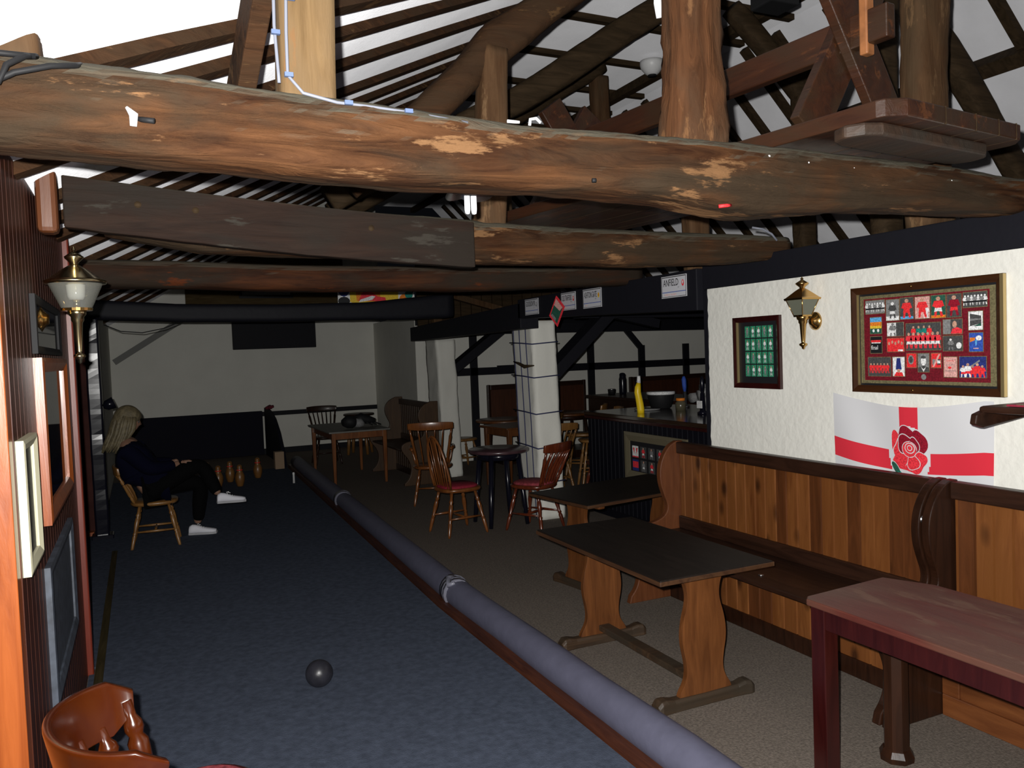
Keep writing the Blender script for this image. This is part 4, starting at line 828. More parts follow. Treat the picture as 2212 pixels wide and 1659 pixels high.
# back table by the kerb
def plaintable(label,loc,rz,W,L,h,mt,ml,group=None):
    t=thing('pub_table',label,'table',loc,rz,group)
    mb=MB(); mb.box((-W/2,-L/2,h-.022),(W/2,L/2,h)); mb.build('tabletop',mt,t,bevel=.004)
    mb=MB(); a,b=W/2-.06,L/2-.06
    mb.box((-a,-b,h-.11),(a,-b+.02,h-.022)); mb.box((-a,b-.02,h-.11),(a,b,h-.022)); mb.box((-a,-b,h-.11),(-a+.02,b,h-.022)); mb.box((a-.02,-b,h-.11),(a,b,h-.022)); mb.build('apron',ml,t)
    for sx in(-1,1):
        for sy in(-1,1):
            mb=MB(); x,y=sx*(a-.01),sy*(b-.01); mb.rings([[(x-r,y-r,z),(x+r,y-r,z),(x+r,y+r,z),(x-r,y+r,z)] for z,r in((0,.016),(h-.11,.027),(h-.022,.027))],None,False); mb.build('leg',ml,t,bevel=.004)
    return t
m_grt=mat('grey_brown_table_top',(.13,.125,.11),.5,noise_amt=.15,nscale=8)
plaintable('orange-legged table with bags on top, beyond the padded kerb near the far wall',(2.66,11.5,0),0,.84,1.5,.74,m_grt,m_chair)
t=thing('bag','black and white bundle on the left of the far orange-legged table','bag',(2.62,11.05,.74))
mb=MB(); mb.tube([(-.12,0,.09),(-.06,.02,.10),(.02,0,.09),(.06,0,.08)],[.05,.09,.085,.05],None,14); mb.build('dark_part',m_rubber,t)
mb=MB(); mb.tube([(.05,0,.08),(.12,.01,.07),(.17,0,.045)],[.06,.065,.03],None,12); mb.build('white_part',c_gry,t)
t=thing('bag','black bundle of straps on the right of the far orange-legged table','bag',(2.88,11.35,.74))
mb=MB(); mb.tube([(-.13,0,.10),(-.05,.02,.11),(.05,0,.09),(.15,-.02,.07)],[.06,.08,.06,.03],None,12); mb.build('bundle',m_rubber,t)
for k in range(3):
    mb=MB(); mb.tube([(-.05+.05*k,0,.08),(.02+.06*k,-.03,.05),(.10+.06*k,-.05,.012)],.010,None,6); mb.build('strap',m_rubber,t)
roundtable('light wooden round-topped stool-height table against the far wall',(3.50,14.2,0),.27,.72,m_dark,m_chairy,4,'round_stool',.05,.03,.3,'stool')
# ============================================================ CHAIRS (local +X is the way the chair faces)
LEGT=[(0,.010),(.06,.014),(.30,.019),(.34,.013),(.37,.020),(.40,.013),(.60,.022),(.70,.019),(.74,.013),(.78,.021),(.82,.014),(1,.014)]
def chairbase(t,m,w=.42,d=.42,sh=.45,cush=None,spl=.07,turned=True,seatm=None):
    n=36; poly=[]
    for j in range(n):
        a=2*PI*j/n; c,s_=math.cos(a),math.sin(a); q=(abs(c)**3.0+abs(s_)**3.0)**(-1/3.0); wide=1-.10*(-c if c<0 else 0)
        poly.append((c*q*d/2,s_*q*w/2*wide))
    mb=MB(); mb.rings([[(x*.94,y*.94,sh-.036) for x,y in poly],[(x,y,sh-.022) for x,y in poly],[(x,y,sh-.008) for x,y in poly],[(x*.95,y*.95,sh) for x,y in poly]],None); mb.build('seat',seatm or m,t)
    if cush:
        mb=MB(); mb.rings([[(x*.86,y*.86,sh) for x,y in poly],[(x*.87,y*.87,sh+.014) for x,y in poly],[(x*.76,y*.76,sh+.026) for x,y in poly]],None); mb.build('seat_pad',cush,t)
    pr=LEGT if turned else [(0,.012),(.5,.018),(1,.016)]
    F={}
    for sx in(-1,1):
        for sy in(-1,1):
            a=V((sx*(d/2-.07+spl),sy*(w/2-.06+spl*.7),0)); b=V((sx*(d/2-.085),sy*(w/2-.085),sh-.03)); F[sx,sy]=(a,b)
            mb=MB(); mb.lathe(pr,a,b,None,12); mb.build('leg',m,t)
    L=lambda s_,f: s_[0].lerp(s_[1],f)
    for sy in(-1,1):
        mb=MB(); mb.lathe([(0,.007),(.5,.013),(1,.007)],L(F[-1,sy],.40),L(F[1,sy],.40),None,10); mb.build('side_stretcher',m,t)
    p=(L(F[-1,-1],.40)+L(F[1,-1],.40))/2; q=(L(F[-1,1],.40)+L(F[1,1],.40))/2
    mb=MB(); mb.lathe([(0,.007),(.5,.013),(1,.007)],p,q,None,10); mb.build('cross_stretcher',m,t)
def windsor(label,loc,rz,m=m_chair,cush=m_cush):
    t=thing('hoop_back_chair',label,'chair',loc,rz); chairbase(t,m,.42,.42,.45,cush)
    def hp(a): # hoop param 0..pi
        y=.185*math.cos(a)*(1.0 if a not in(0,PI) else .9); z=.45+.50*math.sin(a)**.72; return V((-.155-.19*(z-.45),y,z))
    mb=MB(); mb.tube([hp(PI*i/36) for i in range(37)],.0125,None,10); mb.build('hoop',m,t)
    for k in range(-3,4):
        if k==0: continue
        y0=k*.040; y1=k*.050; zt=.45+.50*max(.05,1-(y1/.185)**2)**.36
        mb=MB(); mb.lathe([(0,.006),(.4,.0075),(1,.0045)],(-.16,y0,.448),(-.155-.19*(zt-.45),y1,zt-.004),None,8); mb.build('spindle',m,t)
    zt=.945; T=fr((-.158,0,.45),(0,1,0),(-.19,0,1))
    mb=MB(); mb.prism([(-.022,0),(-.030,.12),(-.045,.22),(-.045,.30),(-.028,.38),(-.018,.495),(.018,.495),(.028,.38),(.045,.30),(.045,.22),(.030,.12),(.022,0)],.008,T,None); mb.build('splat',m,t)
    return t
def slatback(label,loc,rz,m=m_chairr,cush=m_cushp,n=5,group=None,h=.90,name='slat_back_chair',arms=False,w=.42,sh=.45,turned=True):
    t=thing(name,label,'chair',loc,rz,group); chairbase(t,m,w,.42,sh,cush,turned=turned)
    # crest rail, curved
    R=[]; K=16; W=w*.56
    for i in range(K+1):
        u=-1+2*i/K; y=u*W; x=-.20-.22*(h-sh)+(-.05*(1-u*u)); hh=.045*(1-.25*abs(u)**3); th=.012
        R.append([(x-th,y,h-.045-hh),(x+th,y,h-.045-hh),(x+th-.01,y,h-.045+hh),(x-th-.01,y,h-.045+hh)])
    mb=MB(); mb.rings(R,None,True); mb.build('crest_rail',m,t,bevel=.005)
    for k in range(n+2):
        u=-1+2*k/(n+1); y0=u*(w/2-.07); y1=u*(W-.025); e=abs(abs(u)-1)<.01
        x1=-.20-.22*(h-sh)-.05*(1-(y1/W)**2); zt=h-.085
        mb=MB(); p0,p1=V((-.165,y0,sh-.01)),V((x1+.004,y1,zt)); pm=(p0+p1)/2+V((.022,0,0))
        pts=[p0,p0.lerp(pm,.5)+V((.006,0,0)),pm,pm.lerp(p1,.5)+V((.004,0,0)),p1]
        if e: mb.lathe([(0,.012),(.2,.016),(.25,.011),(.3,.017),(.6,.014),(.8,.017),(.85,.011),(1,.012)],p0,p1,None,10)
        else: mb.tube(pts,[.006,.009,.010,.009,.007],None,8,flatten=1.6,up=(1,0,0))
        mb.build('back_post' if e else 'slat',m,t)
    if arms:
        for s_ in(-1,1):
            mb=MB(); mb.tube([(-.22,s_*.22,sh+.2),(-.05,s_*.25,sh+.2),(.12,s_*.245,sh+.2)],[.016,.018,.02],None,10); mb.build('arm',m,t)
            mb=MB(); mb.lathe([(0,.009),(.3,.016),(.6,.010),(1,.011)],(.08,s_*.19,sh-.01),(.10,s_*.245,sh+.19),None,10); mb.build('arm_post',m,t)
    return t
windsor('hoop-back chair with dark red seat pad, left of the black round table',(2.735,7.33,0),math.radians(8))
slatback('red-brown slat-back chair with its back to the camera, right of the black round table',(3.42,7.03,0),math.radians(118),w=.40,h=.86)
slatback('honey-coloured armchair with broad crest rail behind the hoop-back chair',(3.05,8.95,0),math.radians(70),m_chair,None,4,h=.97,arms=True,name='captains_chair',w=.46)
slatback('dark slat-back chair at the back of the orange-legged table',(2.72,13.3,0),math.radians(-92),m_darkz,None,5,h=.93,w=.44)
slatback('light turned chair the person sits on, at the left of the lane',(.07,8.50,0),math.radians(-3),m_chairy,None,4,h=.80,name='person_chair' if False else 'slat_back_chair',w=.40,sh=.44)
# furniture glimpsed between and behind the pillars
roundtable('round brown table seen between the pillars, nearer the farther pillar',(5.9,10.9,0),.42,.76,m_oak,m_dark,4)
roundtable('round orange-brown table with dark base between the two white pillars',(4.62,10.38,0),.40,.78,m_oak,m_dark,4,a0=.4)
plaintable('brown table with a thick apron just behind the black round table',(4.42,9.45,0),.12,.80,.70,.78,m_oak,m_oak)
for i,(x,y,a,l) in enumerate(((4.55,8.75,1.4,'yellowish spindle chair close behind the black round table'),(5.15,10.35,2.4,'yellowish spindle chair between the pillars, seat tucked toward the round table'),(4.35,11.35,.2,'yellowish spindle chair beside the farther white pillar'))):
    slatback(l,(x,y,0),a,m_chairy,None,5,h=.86,w=.38)
for i,(x,y,a,l) in enumerate(((5.05,8.6,2.8,'tall yellow spindle-backed bar stool nearest the bar counter end'),(5.25,9.3,2.5,'tall yellow spindle-backed bar stool farther behind the roped pillar'))):
    slatback(l,(x,y,0),a,m_chairy,None,5,h=1.0,w=.36,sh=.62,name='bar_stool')
slatback('dark red-legged chair in shadow at the left end of the bar counter',(4.75,7.9,0),2.9,m_chairr,None,4,h=.88,w=.38)
# near armchair at bottom left
t=thing('club_armchair','glossy orange-brown curved-back armchair at the bottom left corner','chair',(-.035,2.40,0),math.radians(9))
def arc(a,r): return (r*math.cos(a)*.80-.02,r*math.sin(a))
mb=MB(); R=[]; K=40
for i in range(K+1):
    a=math.radians(lerp(82,278,i/K)); u=abs(i/K-.5)*2
    hh=.155*(1-.05*u) if u<.80 else .155*(.96-(u-.80)/.2*.62); top=.825-.01*u-(.04*max(0,u-.8)/.2); ro,ri=.262,.236
    xo,yo=arc(a,ro+.015); xi,yi=arc(a,ri+.015); xob,yob=arc(a,ro-.02); xib,yib=arc(a,ri-.02)
    R.append([(xib,yib,top-hh),(xob,yob,top-hh),(xo,yo,top-.012),(xo-.0,yo,top),(xi,yi,top),(xi,yi,top-.012)])
mb.rings(R,None,True); mb.build('curved_back',m_chairo,t,bevel=.004)
TP=[(0,.012),(.12,.016),(.16,.024),(.2,.016),(.28,.018),(.34,.026),(.62,.030),(.68,.020),(.74,.028),(.8,.026),(.86,.016),(1,.014)]
for i in range(9):
    a=math.radians(lerp(88,272,i/8)); x,y=arc(a,.235); x0,y0=arc(a,.20); z1=.70 if 0<i<8 else .755
    mb=MB(); mb.lathe(TP,(x0+.06,y0*.95,.44),(x,y,z1),None,14); mb.build('spindle',m_chairo,t)
n0=set(bpy.data.objects); chairbase(t,m_chairo,.48,.48,.45,m_cushp)
for o in set(bpy.data.objects)-n0: o.data.transform(Matrix.Translation((.11,.09,0)))
# ============================================================ BAR
t=thing('bar_counter','long black boarded bar counter with a dark polished top','bar counter',(4.30,6.05,0)); 
mb=MB(); y=-1.35
while y<1.36:
    y2=y+.075; mb.add([(.012,y+.002,.08),(0,y+.006,.08),(0,y2-.006,.08),(.012,y2-.002,.08),(.012,y+.002,1.0),(0,y+.006,1.0),(0,y2-.006,1.0),(.012,y2-.002,1.0)],[(1,0,4,5),(2,1,5,6),(3,2,6,7)]); y=y2
mb.box((.012,-1.35,0),(.05,1.37,1.0)); mb.box((.05,1.33,0),(1.15,1.37,1.0)); mb.build('front_boards',mat('black_bar_boards',(.004,.004,.008),.5,spec=.2),t)
m_bartop=wood('polished_bar_top',(.02,.012,.008),(.05,.028,.016),None,LOGY,.12,coat=.8,bump=.03)
mb=MB(); mb.box((-.06,-1.40,1.03),(1.22,1.40,1.07)); mb.build('counter_top',m_bartop,t,bevel=.008)
mb=MB(); mb.box((-.055,-1.40,1.0),(.0,1.40,1.03)); mb.build('nosing',m_redleg,t,bevel=.006)
mb=MB(); mb.box((5.72,7.9,0),(6.5,9.9,1.03)); mb.box((5.68,7.86,1.03),(6.54,9.94,1.07)); mb.box((5.71,7.88,.0),(5.72,9.92,.05)); solo('back_counter',mb,m_darkz,'dark counter behind the bar carrying the flask','counter',bevel=.006)
# football frame on the bar front
t=thing('framed_photo_montage','grey-brown frame of football pictures low on the black bar front','picture',(4.298,6.74,.45)); m_gbf=mat('grey_brown_frame',(.14,.12,.075),.4)
frame_mesh(RT(),1.0,.46,.085,.02,m_gbf).build('frame',m_gbf,t)
mb=MB(); mb.box((.07,.07,0),(.93,.39,.004),None,RT()); mb.build('black_mount',c_blk,t)
for r in range(2):
    for c in range(5):
        P=Pic(RT(.12+c*.135,.22-r*.13)); w,h=.105,.11
        if r==0 and c==0: P.rect(0,0,w,h,c_wht,.005); P.poly([(.01,.09),(.04,.09),(.035,.03)],c_rr,.0054); P.poly([(.065,.09),(.095,.09),(.07,.03)],c_rr,.0054); P.rect(0,0,w,.012,c_rr,.0054)
        elif r==1 and c==0: P.rect(0,0,w,h,c_navy,.005); P.rect(.005,.03,w-.005,.09,c_rr,.0054)
        else: P.rect(0,0,w,h,c_dgry,.005); P.man(w*.5,h*.05,h*.9,c_rr if (r+c)%2 else c_gry,c_wht,c_skn,.0054,1.1)
        P.mb.build('photograph',None,t)
# things on the bar
m_yel=mat('yellow_plastic',(.85,.58,.015),.35)
def bottle(name,label,loc,prof,h,m,extra=None,cat='bottle',n=18):
    t=thing(name,label,cat,loc); mb=MB(); mb.lathe([(a,r) for a,r in prof],(0,0,0),(0,0,h),None,n); mb.build('body',m,t)
    if extra:
        for nm,pr,z0,z1,mm in extra: mb=MB(); mb.lathe(pr,(0,0,z0),(0,0,z1),None,n); mb.build(nm,mm,t)
    return t
t=thing('curved_bottle','tall wavy yellow bottle with a silver neck on the bar counter','bottle',(4.49,6.75,1.07))
mb=MB(); mb.tube([(0,0,0),(.0,0,.04),(-.008,0,.10),(-.02,.0,.16),(-.03,0,.21),(-.026,0,.26),(-.014,0,.30)],[.036,.037,.036,.034,.033,.030,.021],None,18); mb.build('body',m_yel,t)
mb=MB(); mb.tube([(-.014,0,.30),(-.012,0,.345),(-.012,0,.372)],[.020,.018,.016],None,14); mb.build('foil_neck',c_wht,t)
bottle('vacuum_flask','tall black flask standing on the counter behind the bar',(6.10,9.60,1.07),[(0,.045),(.1,.05),(.7,.05),(.76,.046),(.8,.042),(.93,.042),(.98,.03),(1,0)],.30,m_blackgl,[('cap_ring',[(0,.051),(1,.051)],.205,.215,m_rubber)],'flask')
bottle('small_bottle','small black bottle just right of the black flask',(6.17,9.36,1.07),[(0,.03),(.6,.03),(.72,.018),(.8,.013),(.82,.018),(1,.018)],.20,m_blackgl,[('cap',[(0,.016),(1,.015)],.175,.202,m_rubber)])
bottle('beaker','short black cup just left of the black flask',(6.03,9.78,1.07),[(0,.05),(.9,.055),(1,.05)],.07,m_rubber,[('rim',[(0,.056),(1,.056)],.062,.07,m_steel)],'cup')
bottle('ice_bucket','black tub with a white rim on the bar counter',(4.98,7.10,1.07),[(0,.09),(.1,.11),(.85,.14),(1,.14)],.15,m_rubber,[('white_rim',[(0,.142),(.3,.15),(1,.148)],.148,.178,c_wht)],'tub')
mb=MB(); mb.lathe([(0,.10),(.3,.13),(1,.135)],(4.75,7.02,1.07),(4.75,7.02,1.085),None,24); solo('tray',mb,c_gry,'flat grey tray beside the yellow bottle on the bar','tray')
t=thing('beer_pump','blue and steel beer pump handle on the bar counter','beer pump',(5.20,6.98,1.07))
mb=MB(); mb.lathe([(0,.045),(.1,.045),(.14,.02),(1,.018)],(0,0,0),(0,0,.17),None,14); mb.build('column',m_steel,t)
mb=MB(); mb.lathe([(0,.014),(.3,.022),(.8,.024),(1,.012)],(0,0,.17),(-.01,0,.33),None,14); mb.build('handle',c_blu,t)
t=thing('beer_pump','dark beer pump with a white badge, nearest the white wall end','beer pump',(4.82,6.20,1.07))
mb=MB(); mb.lathe([(0,.05),(.1,.05),(.16,.028),(1,.02)],(0,0,0),(0,0,.20),None,14); mb.build('column',m_blackgl,t)
mb=MB(); mb.lathe([(0,.014),(.4,.022),(.8,.022),(1,.01)],(0,0,.2),(0,0,.36),None,14); mb.build('handle',m_blackgl,t)
mb=MB(); mb.box((-.045,-.04,.06),(-.035,.03,.13)); mb.build('white_badge',c_wht,t)
t=thing('cleaning_cloth_pile','crumpled grey cloth pile on the bar behind the pumps','cloth',(5.1,6.6,1.07))
mb=MB(); 
for k in range(6): mb.tube([(.1*nz(k*2.3),.2*nz(k*1.7),.06+.03*k),(.12+.1*nz(k,5),.25*nz(k*2.7,4),.075+.03*k)],[.05,.04],None,10)
mb.build('cloths',c_gry,t)
bottle('glass_jar','glass jar with an orange lid lying by the beer pumps',(4.95,6.72,1.07),[(0,.05),(.7,.055),(.8,.04),(1,.04)],.11,mat('amber_jar',(.09,.08,.05),.2),[('lid',[(0,.045),(1,.045)],.10,.125,c_org)],'jar')
# ============================================================ STORED TABLE ON THE BEAMS
t=thing('stored_trestle_table','big brown cross-legged table stored up on the tie beams at the right','table',(2.27,1.885,2.47),math.radians(8.5))
m_st=wood('dark_red_table_wood',(.05,.018,.008),(.12,.045,.018),(.075,.04,.02),LOGY,.45,coat=.2,patch=.25,patchcol=(.20,.08,.03),bump=.4)
m_stg=wood('dusty_table_wood',(.06,.035,.022),(.11,.065,.04),(.07,.055,.042),LOGY,.6,patch=.3,patchcol=(.12,.10,.08),bump=.4)
mb=MB(); W=.89; c=.07; P=[(c,0),(W-c,0),(W-.01,c*.6),(W,c),(W,2.85),(0,2.85),(0,c),(.01,c*.6)]
mb.prism(P,.06,fr((0,0,0),(1,0,0),(0,1,0)),None); mb.build('tabletop',m_st,t,bevel=.006)
for x in (.30,.50,.66,.79):
    mb=MB(); mb.box((x,-.0015,-.0008),(x+.003,2.84,.0605)); mb.build('board_joint',m_rafterd,t)
mb=MB(); mb.prism([(.02,.36),(.05,.30),(.11,.27),(.78,.27),(.84,.30),(.86,.36),(.84,.42),(.78,.44),(.11,.44),(.05,.42)],.045,fr((-.05,-.19,-.046),(1,0,0),(0,1,0)),None); mb.build('cleat',m_stg,t,bevel=.01)
for yy in (.42,2.35):
    xa,xb=.10,.62
    mb=MB(); mb.bar((xa-.06,yy+.02,.06),(xb-.04,yy+.02,.74),.045,.175,None,up=(0,1,0)); 
    mb=MB(); d=V((xb-xa+.05,0,.70)).normalized()
    def board(x0,x1,z1,y,m):
        mb=MB(); p,q=V((x0,y,.06)),V((x1,y,z1)); dd=(q-p).normalized(); sd=dd.cross(V((0,1,0))); w=.085
        mb.add([tuple(p+sd*w+V((0,-.022,0))),tuple(p-sd*w+V((0,-.022,0))),tuple(q-sd*w+V((0,-.022,0))),tuple(q+sd*w+V((0,-.022,0))),tuple(p+sd*w+V((0,.022,0))),tuple(p-sd*w+V((0,.022,0))),tuple(q-sd*w+V((0,.022,0))),tuple(q+sd*w+V((0,.022,0)))],[(0,1,2,3),(7,6,5,4),(0,4,5,1),(1,5,6,2),(2,6,7,3),(3,7,4,0)])
        return mb.build('leg',m,t,bevel=.005)
    o_=.0 if yy<1 else .125
    board(.14+o_,.56+o_,.69,yy+.024,m_st); board(.66+o_,.20+o_,.69,yy-.024,m_st)
mb=MB(); mb.bar((.345,.22,.44),(.42,2.55,.44),.05,.125,None); mb.build('stretcher',m_st,t,bevel=.006)
mb=MB(); mb.box((.318,.30,.34),(.366,.335,.58)); mb.build('wedge',mat('orange_wedge_wood',(.26,.10,.035),.5,noise_amt=.3,nscale=20),t,bevel=.006)
# ============================================================ SMALL CEILING-LEVEL THINGS
mb=MB(); mb.tube([(.385,2.215,2.90),(.372,2.21,2.80),(.368,2.21,2.62),(.372,2.205,2.50),(.372,2.20,2.47)],.0045,None,8); solo('cable',mb,m_cablew,'grey-white cable down the left edge of the pale post','cable')
mb=MB(); mb.tube([(.410,2.20,2.92),(.402,2.20,2.75),(.396,2.20,2.6),(.394,2.195,2.49),(.43,2.185,2.445),(.52,2.19,2.43),(.62,2.195,2.428),(.725,2.20,2.424),(.9,2.20,2.41)],.0045,None,8); solo('cable',mb,m_cablew,'white cable running down the pale post and along the top of the nearest beam','cable')
for p in ((.41,2.19,2.69),(.396,2.19,2.49),(.55,2.185,2.43),(.72,2.19,2.424),(.369,2.20,2.60)):
    mb=MB(); mb.box((p[0]-.011,p[1]-.006,p[2]-.005),(p[0]+.011,p[1]+.006,p[2]+.006)); solo('cable_clip',mb,m_clip,'small blue-grey clip holding the white cable','cable clip','clips on the white cable')
mb=MB(); mb.tube([(-.6,2.18,2.32),(-.3,2.16,2.375),(-.22,2.14,2.415),(-.15,2.15,2.44),(-.10,2.18,2.456),(-.09,2.23,2.475)],.007,None,8); solo('cable',mb,m_rubber,'black cable looped over the left end of the nearest beam','cable')
mb=MB(); mb.tube([(-.5,2.15,2.32),(-.25,2.135,2.39),(-.235,2.14,2.43),(-.20,2.16,2.46),(-.18,2.2,2.475)],.007,None,8); mb.tube([(-.4,2.17,2.46),(-.25,2.17,2.465),(-.18,2.18,2.468)],.007,None,8); solo('cable',mb,m_rubber,'second black cable loop at the top left corner of the nearest beam','cable')
t=thing('pendant_light','energy-saving bulb under a scalloped glass shade behind the nearest beam','light bulb',(1.055,2.58,2.22))
mb=MB()
for dx in (-.012,.012): mb.tube([(dx,-.008,.075),(dx,-.008,.012),(dx,-.005,.0),(dx,.008,.0),(dx,.012,.012),(dx,.012,.075)],.0065,None,8)
mb.build('bulb_tubes',m_bulb,t)
mb=MB(); mb.lathe([(0,.02),(.5,.022),(1,.018)],(0,0,.07),(0,0,.12),None,14); mb.build('bulb_base',m_white,t)
mb=MB(); n=48
def sc(r,z,am): return [(r*math.cos(2*PI*j/n),r*math.sin(2*PI*j/n),z-am*(abs(math.sin(4*PI*j/n)))) for j in range(n)]
mb.rings([sc(.085,.062,.012),sc(.07,.08,.006),sc(.03,.115,0),sc(.02,.125,0)],None,True,False); mb.build('glass_shade',glass('frosted_shade',(.75,.78,.78),.3,.25),t)
mb=MB(); mb.tube([(0,0,.12),(0,-.03,.15),(.0,-.17,.16)],.006,None,6); mb.build('flex',m_cablew,t)
def bit(name,label,pts,r,m,cat,g=None):
    mb=MB(); mb.tube(pts,r,None,8); return solo(name,mb,m,label,cat,g)
bit('hook','small white hook on top of the nearest beam before the square brown post',[(1.12,2.24,2.43),(1.12,2.235,2.447),(1.14,2.235,2.452),(1.155,2.235,2.44)],.005,m_white,'hook')
bit('clip','flat white clip on top of the nearest beam left of the hook',[(1.045,2.24,2.437),(1.085,2.24,2.437)],.005,m_white,'clip')
bit('paper_scrap','torn white paper scrap stuck to the nearest beam at the left',[(.005,2.185,2.37),(.02,2.182,2.352),(.018,2.183,2.325)],[.004,.011,.008],m_white,'scrap')
bit('iron_peg','short black peg sticking out of the nearest beam beside the paper scrap',[(.03,2.19,2.345),(.065,2.17,2.338)],.007,m_rubber,'peg')
bit('spider_ornament','tiny black spider on the lower edge of the nearest beam',[(1.30,2.183,2.262),(1.312,2.18,2.262)],.007,m_rubber,'ornament')
bit('red_ribbon','scrap of shiny red ribbon under the nearest beam at the middle right',[(1.80,2.2,2.205),(1.825,2.19,2.207),(1.85,2.2,2.21)],.006,c_red,'ribbon')
t=thing('smoke_alarm','round white smoke alarm on the flat ceiling beyond the knobbly post','smoke alarm',(4.84,6.885,4.59))
mb=MB(); mb.lathe([(0,.04),(.15,.07),(.5,.11),(.75,.12),(1,.12)],(0,0,-.14),(0,0,0),None,24); mb.build('body',m_white,t)
mb=MB(); mb.lathe([(0,.045),(1,.045)],(0,0,-.15),(0,0,-.13),None,16); mb.build('sensor_grille',m_rubber,t)
t=thing('loudspeaker','black loudspeaker hanging at the top edge right of the knobbly post','loudspeaker',(3.55,3.78,3.72)); mb=MB(); mb.box((-.11,-.09,0),(.11,.09,.32)); mb.build('cabinet',m_rubber,t,bevel=.01)
mb=MB(); mb.bar((0,0,.3),(0,.09,.86),.03,.03,None); mb.build('hanging_bracket',m_rubber,t)
bit('plastic_sleeve','white plastic sleeve hanging left of the knobbly post top',[(1.685,2.35,2.99),(1.683,2.35,2.92),(1.687,2.35,2.87)],[.012,.014,.009],m_white,'sleeve')
bit('thin_cable','thin white cable hanging over the right end of the second beam',[(3.30,3.74,2.41),(3.36,3.72,2.40),(3.41,3.70,2.37),(3.44,3.69,2.33)],.006,m_cablew,'cable')
mb=MB(); 
for k in range(3): mb.lathe([(0,.12-.02*k),(1,.11-.02*k)],(3.62,2.25,2.275+.04*k),(3.62,2.25,2.31+.04*k),None,20)
solo('coiled_cable',mb,m_rubber,'black coil of cable lying on the wall plate at the right edge','cable')
# cobweb-white fairy lights: tiny lamps along the beams
fl_pts=[(2.02,2.185,2.385),(2.10,2.185,2.378),(2.20,2.186,2.374),(2.42,2.187,2.368),(2.62,2.19,2.35),(2.95,2.19,2.35)]
for p in fl_pts:
    mb=MB(); mb.lathe([(0,.001),(.3,.005),(.7,.005),(1,.001)],(p[0],p[1]+.02,p[2]+.0),(p[0],p[1]+.004,p[2]),None,8); solo('fairy_light',mb,m_white,'tiny white fairy light on the upper edge of the nearest beam','fairy light','fairy lights on the nearest beam')
# blackboard hatch, gable boards and coloured banner on the far wall
mb=MB(); mb.box((1.55,15.25,1.93),(3.02,15.39,2.60)); solo('scoreboard',mb,m_black,'black rectangular board hanging high on the far white wall','board',bevel=.01)
m_tan=wood('tan_gable_boards',(.10,.07,.035),(.17,.125,.065),None,LOGX,.8,bump=.3)
mb=MB(); mb.prism([(.8,2.62),(3.6,2.62),(3.6,4.45),(3.2,4.45),(.8,3.08)],.06,fr((0,15.39,0),(1,0,0),(0,0,1)),None); mb.prism([(.8,2.62),(1.02,2.62),(1.02,3.15),(.8,3.05)],.03,fr((0,15.33,0),(1,0,0),(0,0,1)),None); solo('gable_boarding',mb,m_tan,'tan timber boarding high on the far wall above the black beam','boarding')
t=thing('framed_notice','long dark frame with a pale strip on the tan boarding','picture',(1.70,15.296,2.85)); mb=MB(); mb.box((0,0,0),(.95,.03,.16)); mb.build('frame',c_blk,t); mb=MB(); mb.box((.05,-.004,.06),(.9,0,.12)); mb.build('pale_strip',c_gry,t)
t=thing('coloured_banner','yellow and orange banner with a red cap shape behind the dark third beam','banner',(2.12,9.33,2.32))
P=Pic(fr((0,0,0),(1,0,0),(0,0,1))); P.mb.box((0,0,-.008),(.92,.26,-.001),c_wht,P.T)
P.poly([(.14,.05),(.20,.03),(.60,.03),(.72,.08),(.72,.26),(.14,.26)],c_yel,.0); P.poly([(.22,.06),(.5,.05),(.5,.26),(.2,.26)],c_org,.001)
P.poly([(.24,.06),(.28,.15),(.34,.19),(.42,.15),(.47,.11),(.56,.10),(.57,.05),(.50,.04),(.42,.06)],c_rr,.002); P.poly([(.24,.045),(.26,.075),(.40,.12),(.44,.11),(.40,.07)],c_wht,.003)
P.disc(.07,.2,.07,.09,c_navy,.002); P.disc(.07,.06,.07,.05,c_blk,.002); P.disc(.80,.08,.07,.06,c_org,.002); P.disc(.85,.13,.05,.05,c_teal,.003); P.disc(.88,.2,.04,.06,c_blk,.002)
P.mb.build('banner_cloth',None,t)
mb=MB(); mb.bar((-.38,15.345,1.78),(.75,15.345,2.50),.1,.16,None,up=(0,1,0)); solo('brace',mb,mat('brace_shadow_grey',(.22,.22,.21),.8),'grey slanting bar standing for a brace shadow on the far wall left of the hanging black board','brace')  # a brace's shadow on the far wall, modelled as a solid grey bar
bit('thin_cable','thin dark cable drooping under the farthest beam at the left',[(-.3,9.05,2.15),(-.15,9.05,2.08),(.05,9.05,2.06),(.25,9.05,2.10),(.4,9.05,2.16)],.005,m_rubber,'cable')
# ============================================================ PERSON
def skin_mesh(name,verts,edges,rad,m,parent,root=0,sub=2,loc=(0,0,0)):
    me=bpy.data.meshes.new(name+'_tmp'); me.from_pydata([tuple(v) for v in verts],edges,[]); o=bpy.data.objects.new('tmp',me); COL.objects.link(o)
    md=o.modifiers.new('s','SKIN'); md.use_smooth_shade=True
    for i,r in enumerate(rad):
        a,b=(r,r) if not isinstance(r,tuple) else r
        me.skin_vertices[0].data[i].radius=(a,b); me.skin_vertices[0].data[i].use_root=(i==root)
    s=o.modifiers.new('d','SUBSURF'); s.levels=s.render_levels=sub
    bpy.context.view_layer.update(); nm=bpy.data.meshes.new_from_object(o.evaluated_get(bpy.context.evaluated_depsgraph_get())); bpy.data.objects.remove(o)
    nm.materials.clear(); nm.materials.append(m); nm.name=name
    for p in nm.polygons: p.use_smooth=True; p.material_index=0
    ob=bpy.data.objects.new(name,nm); COL.objects.link(ob); ob.parent=parent; return ob
PX,PY=.07,8.50
per=thing('person','person with blonde hair in dark clothes and white trainers, sitting with crossed legs','person',(PX,PY,0))
